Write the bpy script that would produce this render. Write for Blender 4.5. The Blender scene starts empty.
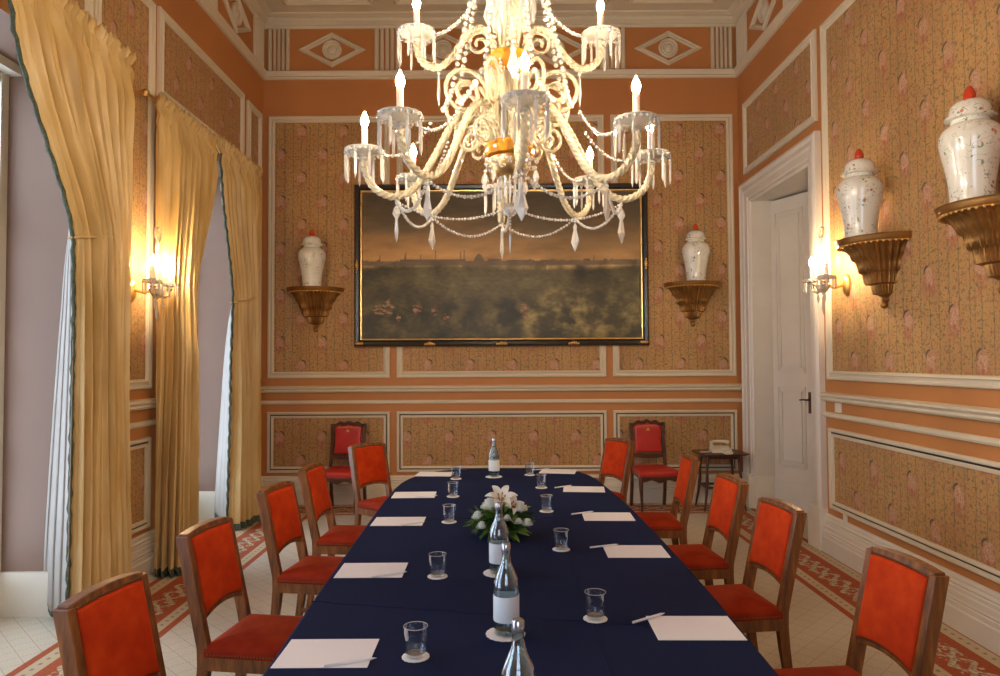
import bpy, bmesh, math, random
from mathutils import Vector, Matrix, noise
PI=math.pi; R=math.radians
sc=bpy.context.scene; C=sc.collection
# ---------------------------------------------------------------- camera
cd=bpy.data.cameras.new('camera'); cam=bpy.data.objects.new('camera',cd); C.objects.link(cam)
cd.sensor_width=36; cd.lens=25.2; cd.clip_start=0.05
cam.matrix_world=Matrix.Translation((0,0,1.65)) @ Matrix.Rotation(R(90+1.8),4,'X') @ Matrix.Rotation(R(-0.3),4,'Z')
sc.camera=cam
# ---------------------------------------------------------------- world, daylight, exposure
sc.view_settings.view_transform='Standard'; sc.view_settings.look='None'
sc.view_settings.gamma=1; sc.view_settings.use_curve_mapping=False
sc.view_settings.exposure=0.42
w=bpy.data.worlds.new('sky'); sc.world=w; w.use_nodes=True
bg=w.node_tree.nodes['Background']; bg.inputs[0].default_value=(.70,.84,1,1); bg.inputs[1].default_value=4.6
WIN=[(0.05,1.80),(2.90,4.62),(5.70,7.42)]
for a,b in WIN:
    ld=bpy.data.lights.new('window_portal','AREA'); ld.shape='RECTANGLE'; ld.size=3.4; ld.size_y=b-a
    ld.cycles.is_portal=True
    lo=bpy.data.objects.new('window_portal',ld); C.objects.link(lo)
    lo.location=(-3.42,(a+b)/2,1.85); lo.rotation_euler=(0,R(-90),0)
ld=bpy.data.lights.new('window_portal','AREA'); ld.shape='RECTANGLE'; ld.size=2.2; ld.size_y=2.7; ld.cycles.is_portal=True
lo=bpy.data.objects.new('window_portal',ld); C.objects.link(lo); lo.location=(0,-2.85,2.25); lo.rotation_euler=(R(90),0,0)   # portal of an added, unseen window behind the camera, for cool fill
BULB=720.0     # candle bulb emission
# ---------------------------------------------------------------- material helpers
class NT:
    def __init__(s,name):
        s.m=bpy.data.materials.new(name); s.m.use_nodes=True; s.t=s.m.node_tree; s.n=s.t.nodes
        s.b=s.n['Principled BSDF']
    def node(s,t,**k):
        x=s.n.new(t)
        for a,v in k.items(): setattr(x,a,v)
        return x
    def put(s,sock,v):
        if isinstance(v,(int,float)): sock.default_value=v
        elif isinstance(v,tuple): sock.default_value=(v+(1,))[:len(sock.default_value)] if len(v)<len(sock.default_value) else v
        else: s.t.links.new(v,sock)
    def M(s,op,a,b=0,c=0,clamp=False):
        x=s.node('ShaderNodeMath',operation=op,use_clamp=clamp); s.put(x.inputs[0],a); s.put(x.inputs[1],b)
        s.put(x.inputs[2],c); return x.outputs[0]
    def less(s,a,b,soft): return s.M('DIVIDE',s.M('SUBTRACT',b,a),soft,0,True)   # 1 where a<b
    def mix(s,f,a,b):
        x=s.node('ShaderNodeMix',data_type='RGBA'); s.put(x.inputs[0],f); s.put(x.inputs[6],a); s.put(x.inputs[7],b); return x.outputs[2]
    def noise(s,vec,scale,detail=2,rough=.5,col=False):
        x=s.node('ShaderNodeTexNoise'); x.inputs['Scale'].default_value=scale; x.inputs['Detail'].default_value=detail
        x.inputs['Roughness'].default_value=rough
        if vec is not None: s.t.links.new(vec,x.inputs['Vector'])
        return x.outputs[1 if col else 0]
    def coord(s,k='Object'): return s.node('ShaderNodeTexCoord').outputs[k]
    def sep(s,v):
        x=s.node('ShaderNodeSeparateXYZ'); s.t.links.new(v,x.inputs[0]); return x.outputs
    def scalev(s,v,sc_):
        x=s.node('ShaderNodeMapping'); s.t.links.new(v,x.inputs[0]); x.inputs['Scale'].default_value=sc_; return x.outputs[0]
    def ramp(s,f,stops,interp='LINEAR'):
        x=s.node('ShaderNodeValToRGB'); r=x.color_ramp; r.interpolation=interp
        while len(r.elements)<len(stops): r.elements.new(.5)
        for e,(p,c) in zip(r.elements,stops): e.position=p; e.color=tuple(c)+(1,)
        s.put(x.inputs[0],f); return x.outputs[0]
    def bump(s,h,st=.3,dist=.01):
        x=s.node('ShaderNodeBump'); x.inputs['Strength'].default_value=st; x.inputs['Distance'].default_value=dist
        s.put(x.inputs['Height'],h); s.t.links.new(x.outputs[0],s.b.inputs['Normal'])
    def set(s,**k):
        for a,v in k.items(): s.put(s.b.inputs[a.replace('_',' ')],v)
        return s
def simple(name,col,rough=.5,metal=0,var=.08,vscale=3,bump=0,bscale=60,**k):
    n=NT(name); c=n.coord()
    f=n.noise(c,vscale,3)
    lo=tuple(x*(1-var) for x in col); hi=tuple(min(1,x*(1+var)) for x in col)
    n.set(Base_Color=n.ramp(f,[(.3,lo),(.7,hi)]),Roughness=rough,Metallic=metal)
    for a,v in k.items(): n.b.inputs[a.replace('_',' ')].default_value=v
    if bump: n.bump(n.noise(c,bscale,3),bump,.004)
    return n.m
m_orange=simple('orange_paint',(.49,.200,.058),.6,var=.07,vscale=1.2,bump=.05)
m_cream=simple('cream_paint',(.66,.575,.42),.45,var=.04,bump=.05)
m_skirt=simple('skirting_white',(.72,.66,.55),.4,var=.05,bump=.03)
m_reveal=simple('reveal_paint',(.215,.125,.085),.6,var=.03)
m_door=simple('door_paint',(.66,.60,.52),.35,var=.04)
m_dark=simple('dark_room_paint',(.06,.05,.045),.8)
m_black=simple('black_line',(.02,.022,.02),.4)
m_frameblk=simple('black_frame',(.018,.016,.013),.25)
m_gold=simple('gilt',(.34,.165,.045),.40,metal=.75,var=.25,vscale=9,bump=.3,bscale=30)
m_goldb=simple('bright_gilt',(.85,.55,.18),.3,metal=.9,var=.15,vscale=20)
m_brass=simple('brass',(.75,.5,.2),.3,metal=1)
m_nail=simple('nailhead_brass',(.20,.09,.035),.4,metal=.6)
m_amber=simple('amber_glass',(.62,.25,.02),.12,var=.2,vscale=25,Transmission_Weight=.35)
m_navy=None
m_leather=simple('red_leather',(.47,.022,.016),.32,var=.1,vscale=12,bump=.15,bscale=120)
m_dkwood=simple('dark_wood',(.085,.030,.015),.35,var=.3,vscale=14)
m_paper=simple('paper',(.86,.84,.86),.7,var=.01)
m_pen=simple('white_pencil',(.85,.83,.82),.4,var=.01)
m_doily=simple('doily',(.80,.77,.72),.8,var=.04,bump=.3,bscale=200)
m_label=simple('bottle_label',(.80,.84,.86),.6,var=.02)
m_leaf=simple('leaf',(.045,.12,.018),.45,var=.6,vscale=18)
m_leaf2=simple('light_leaf',(.19,.30,.05),.45,var=.4,vscale=18)
m_petal=simple('white_petal',(.86,.85,.74),.6,var=.05,Subsurface_Weight=.15)
m_phone=simple('cream_plastic',(.70,.64,.50),.35,var=.02)
m_fin=simple('red_glaze',(.55,.05,.015),.15,var=.15,vscale=15)
m_candle=simple('candle_sleeve',(.88,.80,.60),.4,var=.03,Subsurface_Weight=.3)
m_plate=simple('switch_plate',(.72,.66,.54),.4,var=.02)
m_trim=simple('green_trim',(.065,.085,.055),.8,var=.4,vscale=60,bump=.8,bscale=150)
m_lining=simple('curtain_lining',(.33,.29,.25),.7,var=.06,vscale=5,bump=.1)
m_steel=simple('steel',(.6,.6,.62),.25,metal=1)
m_cap=simple('bottle_cap',(.5,.52,.55),.2,metal=.8)
def glassmat(name,col,trans,rough,ior=1.5,**k):
    n=NT(name); n.set(Base_Color=col,Roughness=rough,Transmission_Weight=trans,IOR=ior)
    for a,v in k.items(): n.b.inputs[a.replace('_',' ')].default_value=v
    return n.m
m_crystal=glassmat('cut_crystal',(.97,.93,.84),.66,.05,1.5)
m_rope=glassmat('twisted_glass',(.80,.69,.47),.55,.12,1.5)
def thinglass(name,col,facing=.5):
    # clear thin glass: mostly see-through, bright glossy rims
    n=NT(name); t=n.t
    lw=n.node('ShaderNodeLayerWeight'); lw.inputs[0].default_value=facing
    g=n.node('ShaderNodeBsdfGlossy'); g.inputs[0].default_value=(.95,.97,1,1); g.inputs[1].default_value=.03
    tr=n.node('ShaderNodeBsdfTransparent'); tr.inputs[0].default_value=col+(1,)
    mx=n.node('ShaderNodeMixShader')
    f=n.M('MULTIPLY_ADD',n.M('POWER',lw.outputs['Facing'],2.0),.85,.09)
    t.links.new(f,mx.inputs[0]); t.links.new(tr.outputs[0],mx.inputs[1]); t.links.new(g.outputs[0],mx.inputs[2])
    t.links.new(mx.outputs[0],n.n['Material Output'].inputs['Surface']); return n.m
m_pane=thinglass('window_glass',(.97,.98,1),.2)
m_clear=thinglass('drinking_glass',(.93,.95,.97))
m_bottle=thinglass('bottle_glass',(.80,.88,.90))
m_water=glassmat('water',(.92,.96,1),1.0,.0,1.33)
def emat(name,col,st):
    n=NT(name); n.set(Base_Color=(1,.9,.7),Emission_Color=col,Emission_Strength=st); return n.m
m_bulb=emat('lit_bulb',(1,.81,.58),BULB)
m_bulb2=emat('lit_sconce_bulb',(1,.74,.44),BULB*1.0)
def mk_wood():
    n=NT('chair_wood'); c=n.scalev(n.coord(),(14,14,2.2))
    f=n.noise(c,3,4,.6)
    n.set(Base_Color=n.ramp(f,[(.3,(.10,.030,.006)),(.55,(.22,.070,.013)),(.75,(.36,.130,.026))]),Roughness=.35)
    n.bump(f,.08,.004); return n.m
m_wood=mk_wood()
def mk_velvet(nm,k,g):
    n=NT(nm); c=n.coord()
    f=n.noise(c,7,3,.6)
    n.set(Base_Color=n.ramp(f,[(.25,(.36*k,.019*k*g,.002)),(.5,(.50*k,.036*k*g,.003)),(.75,(.64*k,.062*k*g,.006))]),Roughness=.8,Specular_IOR_Level=.15,Sheen_Weight=.25,Sheen_Roughness=.4,Sheen_Tint=(1,.22,.05))
    n.bump(n.noise(c,220,2),.15,.002); return n.m
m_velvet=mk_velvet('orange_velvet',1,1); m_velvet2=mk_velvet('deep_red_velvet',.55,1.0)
def mk_silk():
    n=NT('gold_silk'); c=n.coord(); f=n.noise(n.scalev(c,(3,3,1.2)),1.5,2,.5)
    g=n.noise(n.scalev(c,(30,30,200)),1.5,3,.6)
    n.set(Base_Color=n.ramp(f,[(.3,(.50,.315,.095)),(.55,(.62,.42,.155)),(.75,(.70,.52,.24))]),Roughness=.42,Sheen_Weight=.3,Sheen_Tint=(1,.8,.5))
    n.bump(g,.15,.002); return n.m
m_silk=mk_silk()
def mk_cloth():
    n=NT('navy_cloth'); c=n.coord(); f=n.noise(c,2,3)
    n.set(Base_Color=n.ramp(f,[(.3,(.0045,.0085,.036)),(.7,(.0068,.0125,.050))]),Roughness=.9,Specular_IOR_Level=.12,Sheen_Weight=.02,Sheen_Tint=(.3,.4,1))
    x,y,z=n.sep(c)
    # woven nap and the straight folding creases pressed in the cloth
    w=n.noise(n.scalev(c,(1,1,1)),350,2)
    n.bump(w,.12,.002); return n.m
m_navy=mk_cloth()
def mk_wallpaper():
    n=NT('floral_wallpaper'); uv=n.coord('UV'); u,v,_=n.sep(uv)
    nz=n.noise(uv,5,3,col=True); nx,ny,_z=n.sep(nz)
    wu=n.M('MULTIPLY_ADD',n.M('SUBTRACT',nx,.5),.035,u); wv=n.M('MULTIPLY_ADD',n.M('SUBTRACT',ny,.5),.035,v)
    base=n.ramp(n.noise(uv,1.7,3),[(.3,(.42,.222,.070)),(.7,(.53,.300,.102))])
    # fine vertical vine lines
    st=n.M('ABSOLUTE',n.M('SUBTRACT',n.M('FRACT',n.M('DIVIDE',wu,.098)),.5))
    brk=n.less(.42,n.noise(n.scalev(uv,(10,4,1)),6,2),.12)
    line=n.M('MULTIPLY',n.less(st,.05,.03),n.M('MULTIPLY_ADD',brk,.4,.55))
    col=n.mix(line,base,(.13,.125,.065))
    st2=n.M('ABSOLUTE',n.M('SUBTRACT',n.M('FRACT',n.M('DIVIDE',u,.245)),.25))
    col=n.mix(n.M('MULTIPLY',n.less(st2,.012,.01),.5),col,(.10,.09,.05))
    # leaf and bud speckle
    s1=n.noise(uv,38,3,.6); col=n.mix(n.M('MULTIPLY',n.less(.545,s1,.05),.7),col,(.13,.125,.06))
    s2=n.noise(n.scalev(uv,(1.1,1,1)),27,2,.6); col=n.mix(n.M('MULTIPLY',n.less(s2,.425,.05),.45),col,(.47,.16,.085))
    s3=n.noise(uv,70,2,.6); col=n.mix(n.M('MULTIPLY',n.less(.61,s3,.04),.8),col,(.05,.04,.02))
    s4=n.noise(uv,11,3,.6); col=n.mix(n.M('MULTIPLY',n.less(.56,s4,.06),.3),col,(.42,.17,.085))
    for ou,ov in ((0,0),(.5,.5)):
        a=n.M('MULTIPLY',n.M('SUBTRACT',n.M('FRACT',n.M('ADD',n.M('DIVIDE',u,.49),ou)),.5),.49)
        b=n.M('MULTIPLY',n.M('SUBTRACT',n.M('FRACT',n.M('ADD',n.M('DIVIDE',v,.55),ov)),.5),.55)
        def ell(cx,cy,rx,ry):
            p=n.M('DIVIDE',n.M('SUBTRACT',a,cx),rx); q=n.M('DIVIDE',n.M('SUBTRACT',b,cy),ry)
            return n.M('SQRT',n.M('ADD',n.M('MULTIPLY',p,p),n.M('MULTIPLY',q,q)))
        dn=n.M('MULTIPLY',n.M('SUBTRACT',n.noise(uv,22,3),.5),1.1)
        d0=n.M('ADD',ell(0,-.03,.07,.11),n.M('MULTIPLY',dn,2.4))
        col=n.mix(n.M('MULTIPLY',n.less(d0,.95,.25),.55),col,(.40,.125,.07))
        d=n.M('ADD',ell(0,0,.052,.068),n.M('MULTIPLY',dn,1.9))
        pet=n.ramp(n.M('FRACT',n.M('MULTIPLY',d,2.6)),[(0,(.44,.19,.11)),(.4,(.58,.40,.25)),(.7,(.55,.32,.20)),(1,(.36,.12,.07))])
        col=n.mix(n.M('MULTIPLY',n.less(d,1,.2),.85),col,pet)
        # dark ribbon curling over the upper right of each bouquet
        e1=n.less(ell(.014,.042,.048,.042),1,.12); e2=n.less(ell(.004,.028,.048,.043),1,.12)
        arc=n.M('MULTIPLY',n.M('SUBTRACT',e1,e2,0,True),n.less(0,a,.02))
        col=n.mix(n.M('MULTIPLY',arc,.85),col,(.05,.04,.03))
        e3=n.less(ell(.004,-.055,.016,.022),1,.3); col=n.mix(n.M('MULTIPLY',e3,.6),col,(.30,.07,.04))
    n.set(Base_Color=col,Roughness=.6,Sheen_Weight=.1); n.bump(s1,.06,.003); return n.m
m_wall=mk_wallpaper()
def mk_carpet():
    n=NT('patterned_carpet'); c=n.coord(); x,y,z=n.sep(c)
    dl=n.M('ADD',x,2.62); dr=n.M('SUBTRACT',2.79,x); db=n.M('SUBTRACT',8.12,y)
    side=n.M('MINIMUM',dl,dr); e=n.M('MINIMUM',side,db); isb=n.M('LESS_THAN',db,side)
    t=n.M('ADD',n.M('MULTIPLY',isb,x),n.M('MULTIPLY',n.M('SUBTRACT',1,isb),y))
    red=n.ramp(n.noise(c,60,2),[(.3,(.30,.055,.014)),(.7,(.40,.090,.024))]); bei=(.50,.40,.25)
    # field with a fine diagonal trellis
    p=n.M('ADD',x,y); q=n.M('SUBTRACT',x,y)
    def ln(v,per,w): return n.less(n.M('ABSOLUTE',n.M('SUBTRACT',n.M('FRACT',n.M('DIVIDE',v,per)),.5)),w,.02)
    dash=n.less(n.M('FRACT',n.M('MULTIPLY',p,38)),.6,.1)
    g=n.M('MAXIMUM',n.M('MULTIPLY',ln(p,.15,.030),n.less(n.M('FRACT',n.M('MULTIPLY',q,38)),.7,.1)),n.M('MULTIPLY',ln(q,.15,.030),dash))
    fld=n.mix(n.M('MULTIPLY',g,.85),n.ramp(n.noise(c,90,2),[(.3,(.50,.44,.33)),(.7,(.58,.515,.40))]),(.30,.18,.12))
    # dotted guard bands
    dot=n.M('MULTIPLY',n.less(n.M('ABSOLUTE',n.M('SUBTRACT',n.M('FRACT',n.M('DIVIDE',t,.07)),.5)),.2,.05),1)
    def band(a,b): return n.M('MULTIPLY',n.M('GREATER_THAN',e,a),n.M('LESS_THAN',e,b))
    dm=n.M('MULTIPLY',dot,n.M('ADD',band(.085,.105),band(.48,.50)))
    guard=n.mix(n.M('MULTIPLY',dm,.8),bei,(.22,.13,.09))
    # interlaced scroll band
    wv=n.M('SUBTRACT',e,.305); sn=n.M('MULTIPLY',n.M('SINE',n.M('MULTIPLY',t,2*PI/.34)),.062)
    s2=n.M('MULTIPLY',n.M('SINE',n.M('MULTIPLY',t,4*PI/.34)),.02)
    k1=n.less(n.M('ABSOLUTE',n.M('SUBTRACT',wv,n.M('ADD',sn,s2))),.023,.006); k2=n.less(n.M('ABSOLUTE',n.M('ADD',wv,n.M('SUBTRACT',sn,s2))),.023,.006)
    leafn=n.less(.56,n.noise(c,24,2),.03)
    gu=n.M('MAXIMUM',n.M('MAXIMUM',k1,k2),n.M('MULTIPLY',leafn,n.less(n.M('ABSOLUTE',wv),.085,.01)))
    gcol=n.mix(gu,red,n.ramp(n.noise(c,45,2),[(.42,(.30,.22,.13)),(.6,(.58,.48,.32))]))
    col=fld
    for a,b,cc in ((0,.05,red),(.05,.145,guard),(.145,.19,red),(.19,.42,gcol),(.42,.45,red),(.45,.53,guard),(.53,.58,red)):
        col=n.mix(band(a,b),col,cc)
    n.set(Base_Color=col,Roughness=.95); n.bump(n.noise(c,300,2),.25,.004); return n.m
m_carpet=mk_carpet()
def mk_porcelain():
    n=NT('painted_porcelain'); c=n.coord(); base=n.ramp(n.noise(c,6,2),[(.3,(.70,.67,.56)),(.7,(.78,.75,.66))])
    v=n.node('ShaderNodeTexVoronoi'); v.inputs['Scale'].default_value=11; n.t.links.new(c,v.inputs['Vector'])
    near=n.less(v.outputs['Distance'],.60,.2)
    nz=n.noise(n.scalev(c,(1,1,1.3)),22,1,.5)
    stroke=n.M('MULTIPLY',near,n.less(n.M('ABSOLUTE',n.M('SUBTRACT',nz,.5)),.016,.01))
    col=n.mix(n.M('MULTIPLY',stroke,.85),base,(.12,.17,.07))
    d2=n.less(v.outputs['Distance'],.13,.03); col=n.mix(n.M('MULTIPLY',d2,.8),col,(.50,.10,.035))
    v2=n.node('ShaderNodeTexVoronoi'); v2.inputs['Scale'].default_value=23; n.t.links.new(c,v2.inputs['Vector'])
    col=n.mix(n.M('MULTIPLY',n.less(v2.outputs['Distance'],.13,.04),.7),col,(.33,.22,.10))
    v3=n.node('ShaderNodeTexVoronoi'); v3.inputs['Scale'].default_value=26
    wp=n.node('ShaderNodeVectorMath',operation='ADD'); sc3=n.node('ShaderNodeVectorMath',operation='SCALE'); sc3.inputs['Scale'].default_value=.05
    n.t.links.new(n.noise(c,14,2,.5,True),sc3.inputs[0]); n.t.links.new(n.scalev(c,(1,1,.55)),wp.inputs[0]); n.t.links.new(sc3.outputs[0],wp.inputs[1]); n.t.links.new(wp.outputs[0],v3.inputs['Vector'])
    leaf_=n.M('MULTIPLY',n.less(v3.outputs['Distance'],.26,.05),n.less(v.outputs['Distance'],.45,.05))
    col=n.mix(n.M('MULTIPLY',leaf_,.8),col,n.ramp(n.noise(c,12,1),[(.42,(.10,.20,.09)),(.52,(.14,.19,.07)),(.56,(.50,.17,.06))]))
    n.set(Base_Color=col,Roughness=.12,Coat_Weight=.5); return n.m
m_porc=mk_porcelain()
# ---------------------------------------------------------------- mesh helpers
class MB:
    def __init__(s): s.v=[]; s.f=[]; s.mi=[]; s.uv=None; s.cur=0; s.sm=[]; s.smooth=False
    def add(s,vs,fs):
        o=len(s.v); s.v+= [tuple(p) for p in vs]
        for f in fs: s.f.append(tuple(i+o for i in f)); s.mi.append(s.cur); s.sm.append(s.smooth)
        return s
    def box(s,x0,x1,y0,y1,z0,z1):
        return s.add([(x0,y0,z0),(x1,y0,z0),(x1,y1,z0),(x0,y1,z0),(x0,y0,z1),(x1,y0,z1),(x1,y1,z1),(x0,y1,z1)],
              [(0,3,2,1),(4,5,6,7),(0,1,5,4),(1,2,6,5),(2,3,7,6),(3,0,4,7)])
    def loft(s,secs,closed=True,caps=True):
        n=len(secs[0]); vs=[p for q in secs for p in q]; fs=[]
        for i in range(len(secs)-1):
            for j in range(n if closed else n-1):
                k=(j+1)%n; fs.append((i*n+j,i*n+k,(i+1)*n+k,(i+1)*n+j))
        if caps: fs+= [tuple(range(n-1,-1,-1)),tuple((len(secs)-1)*n+i for i in range(n))]
        return s.add(vs,fs)
    def lathe(s,prof,n=24,c=(0,0,0),flute=0,fa=0,a0=0,a1=2*PI):
        full=abs(a1-a0-2*PI)<1e-6; secs=[]
        for r,z in prof:
            row=[]
            for j in range(n if full else n+1):
                a=a0+(a1-a0)*j/n; rr=r*(1+(fa*math.cos(flute*a) if flute else 0))
                row.append((c[0]+rr*math.cos(a),c[1]+rr*math.sin(a),c[2]+z))
            secs.append(row)
        return s.loft(secs,full,full)
    def tube(s,pts,r,n=8,lobes=0,amp=0,twist=0,caps=True):
        pts=[Vector(p) for p in pts]; secs=[]; up=Vector((0,0,1)); prev=None; L=0
        for i,p in enumerate(pts):
            t=(pts[min(i+1,len(pts)-1)]-pts[max(i-1,0)]).normalized()
            if prev is None: a=t.cross(up if abs(t.z)<.9 else Vector((1,0,0))).normalized()
            else: a=(prev-t*prev.dot(t)).normalized()
            prev=a; b=t.cross(a); rr=r[i] if isinstance(r,(list,tuple)) else r
            if i: L+=(p-pts[i-1]).length
            row=[]
            for j in range(n):
                an=2*PI*j/n; q=rr*(1+(amp*math.cos(lobes*an+twist*L) if lobes else 0))
                row.append(p+a*math.cos(an)*q+b*math.sin(an)*q)
            secs.append(row)
        return s.loft(secs,True,caps)
    def ball(s,c,r,n=8,m=6,sz=1):
        secs=[[(c[0]+r*math.sin(PI*i/m+1e-3)*math.cos(2*PI*j/n),c[1]+r*math.sin(PI*i/m+1e-3)*math.sin(2*PI*j/n),c[2]+sz*r*math.cos(PI*i/m)) for j in range(n)] for i in range(m+1)]
        return s.loft(secs)
    def cushion(s,outline,nrm,t,steps=((1,0),(1,.5),(.985,.8),(.95,.95),(.86,1.04),(.6,1.1),(.25,1.12))):
        nrm=Vector(nrm); o=[Vector(p) for p in outline]; c=sum(o,Vector())/len(o)
        return s.loft([[c+(p-c)*k+nrm*t*h for p in o] for k,h in steps])
    def build(s,name,mats,parent=None,smooth=False,uvf=None,loc=None,rot=None):
        me=bpy.data.meshes.new(name); me.from_pydata(s.v,[],s.f)
        for m in (mats if isinstance(mats,(list,tuple)) else [mats]): me.materials.append(m)
        for p,k,q in zip(me.polygons,s.mi,s.sm): p.material_index=k; p.use_smooth=smooth or q
        if uvf:
            ul=me.uv_layers.new(name='UVMap')
            for l in me.loops: ul.data[l.index].uv=uvf(me.vertices[l.vertex_index].co)
        bm=bmesh.new(); bm.from_mesh(me); bmesh.ops.recalc_face_normals(bm,faces=bm.faces); bm.to_mesh(me); bm.free()
        if smooth or any(s.sm):
            try: me.set_sharp_from_angle(angle=R(48))
            except Exception: pass
        o=bpy.data.objects.new(name,me); C.objects.link(o)
        if parent is not None: o.parent=parent
        if loc: o.location=loc
        if rot: o.rotation_euler=rot
        return o
def bev(o,wd=.004,seg=2):
    b=o.modifiers.new('bevel','BEVEL'); b.width=wd; b.segments=seg; b.limit_method='ANGLE'; b.angle_limit=R(50); return o
def tag(o,label=None,cat=None,group=None,kind=None):
    if label: o['label']=label
    if cat: o['category']=cat
    if group: o['group']=group
    if kind: o['kind']=kind
    return o
def thing(name,label,cat,loc=(0,0,0),rz=0,group=None):
    o=bpy.data.objects.new(name,None); C.objects.link(o); o.location=loc; o.rotation_euler=(0,0,rz); o.empty_display_size=.1
    return tag(o,label,cat,group)
def dup(o,parent=None):
    c=o.copy(); C.objects.link(c); c.parent=parent
    for ch in [x for x in KIDS.get(o.name,[])]: dup_child(ch,c)
    return c
KIDS={}
def index_kids():
    KIDS.clear()
    for o in C.objects:
        if o.parent: KIDS.setdefault(o.parent.name,[]).append(o)
def dup_child(ch,par):
    c=ch.copy(); C.objects.link(c); c.parent=par
    for g in KIDS.get(ch.name,[]): dup_child(g,c)
def place(proto,first,loc,rz,label,group=None):
    o=proto if first else dup(proto)
    o.location=loc; o.rotation_euler=(0,0,rz); o['label']=label
    if group: o['group']=group
    return o
# ---------------------------------------------------------------- the room
XL,XR,YB,YF,ZC=-2.77,2.81,8.14,-2.6,5.70
def W(side,u,z,d):
    return {'back':(u,YB-d,z),'right':(XR-d,u,z),'left':(XL+d,u,z),'front':(u,YF+d,z)}[side]
f=MB().box(-3.5,4.9,YF-.2,8.6,-.12,0).build('floor',m_carpet); tag(f,kind='structure')
ce=MB().box(-3.45,3.3,YF-.2,8.4,ZC,ZC+.15).build('ceiling',m_cream); tag(ce,kind='structure')
walls={}
b=MB().box(XL-.6,XR+.5,YB,YB+.2,0,ZC); walls['back']=b.build('wall_back',m_orange)
b=MB().box(XL-.6,-1.1,YF-.2,YF,0,ZC).box(1.1,XR+.55,YF-.2,YF,0,ZC).box(-1.1,1.1,YF-.2,YF,0,.9).box(-1.1,1.1,YF-.2,YF,3.6,ZC); walls['front']=b.build('wall_front',m_orange)  # front wall has an opening for the added fill window
def opening_wall(side,holes,xo,xi,mats):
    b=MB(); ys=[YF]+[q for h in holes for q in h[:2]]+[YB]
    lo,hi=min(xo,xi),max(xo,xi)
    for i in range(0,len(ys),2): b.box(lo,hi,ys[i],ys[i+1],0,ZC)
    for a,c,z in holes: b.box(lo,hi,a,c,z,ZC)
    o=b.build('wall_'+side,mats)
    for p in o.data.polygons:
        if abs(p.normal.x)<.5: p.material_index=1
    return o
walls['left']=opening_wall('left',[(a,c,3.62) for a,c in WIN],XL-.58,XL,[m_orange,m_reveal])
walls['right']=opening_wall('right',[(6.30,7.765,3.41)],XR+.55,XR,[m_orange,m_door])
for k,o in walls.items(): tag(o,kind='structure')
def mould(side,u0,u1,prof,name,mat,m0=0,m1=0):
    # prof: list of (depth, z); m0/m1: mitre factor at the ends
    secs=[[W(side,u0+m0*d,z,d) for d,z in prof],[W(side,u1-m1*d,z,d) for d,z in prof]]
    return MB().loft(secs).build(name,mat,walls[side])
def ring(side,u0,u1,z0,z1,prof,name,mat,open_bottom=False):
    # prof: (offset inward from the outer edge, depth)
    b=MB(); cs=[(u0,z0,1,1),(u0,z1,1,-1),(u1,z1,-1,-1),(u1,z0,-1,1)]
    secs=[[W(side,u+su*o,(z if (open_bottom and sz>0) else z+sz*o),d) for o,d in prof] for u,z,su,sz in cs]
    if not open_bottom: b.loft(secs+[secs[0]],True,False)
    else: b.loft(secs,True,True)
    return b.build(name,mat,walls[side])
PF=[(0,0),(0,.022),(.008,.03),(.022,.03),(.03,.02),(.045,.022),(.055,.034),(.068,.028),(.075,.012),(.075,0)]
PFs=[(0,0),(0,.02),(.008,.028),(.026,.026),(.032,.014),(.032,0)]
PFi=[(.044,0),(.044,.02),(.05,.024),(.07,.018),(.072,0)]
def panel(side,u0,u1,z0,z1,style='big'):
    b=MB(); d=.006; i=.06
    b.loft([[W(side,u0+i,z0+i,0),W(side,u1-i,z0+i,0),W(side,u1-i,z1-i,0),W(side,u0+i,z1-i,0)],[W(side,u0+i,z0+i,d),W(side,u1-i,z0+i,d),W(side,u1-i,z1-i,d),W(side,u0+i,z1-i,d)]])
    off={'back':(.11,.34),'right':(.10,.30),'left':(.2,.1),'front':(0,0)}[side]
    ax=0 if side in('back','front') else 1
    b.build('wallpaper_panel',m_wall,walls[side],uvf=lambda co:((co[ax]+off[0]),(co[2]+off[1])))
    if style=='big': ring(side,u0,u1,z0,z1,PF,'panel_moulding',m_cream)
    else:
        ring(side,u0,u1,z0,z1,PFs,'panel_moulding',m_cream)
        ring(side,u0,u1,z0,z1,[(.031,0),(.031,.012),(.046,.012),(.046,0)],'panel_line',m_black)
        ring(side,u0,u1,z0,z1,PFi,'inner_moulding',m_cream)
DADO=[(0,1.285),(.03,1.285),(.045,1.30),(.035,1.315),(.06,1.335),(.06,1.35),(.02,1.362),(0,1.362)]
DAD2=[(0,1.15),(.022,1.15),(.03,1.165),(.022,1.185),(.012,1.192),(0,1.192)]
SK=[(0,0),(.06,0),(.06,.13),(.052,.136),(.052,.165),(.044,.17),(.05,.182),(.044,.195),(.044,.225),(.036,.232),(.036,.255),(.028,.26),(.034,.275),(.022,.29),(.022,.305),(.012,.32),(0,.322)]
COR=[(0,5.56),(.02,5.56),(.03,5.585),(.025,5.60),(.07,5.63),(.08,5.655),(.075,5.67),(.13,5.685),(.14,ZC),(0,ZC)]
FRB=[(0,4.955),(.03,4.955),(.045,4.975),(.035,4.99),(.055,5.02),(.06,5.04),(.03,5.055),(0,5.06)]
def runs(side,prof,name,mat,segs):
    for u0,u1,a,c in segs: mould(side,u0,u1,prof,name,mat,a,c)
full={'back':[(XL,XR,1,1)],'front':[(XL,XR,1,1)],'right':[(YF,YB,1,1)],'left':[(YF,YB,1,1)]}
low={'back':[(XL,XR,1,1)],'front':[],'right':[(YF,6.06,1,0),(8.0,YB,0,1)],
     'left':[(YF,.05,1,0),(1.8,2.9,0,0),(4.62,5.70,0,0),(7.42,YB,0,1)]}
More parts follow.
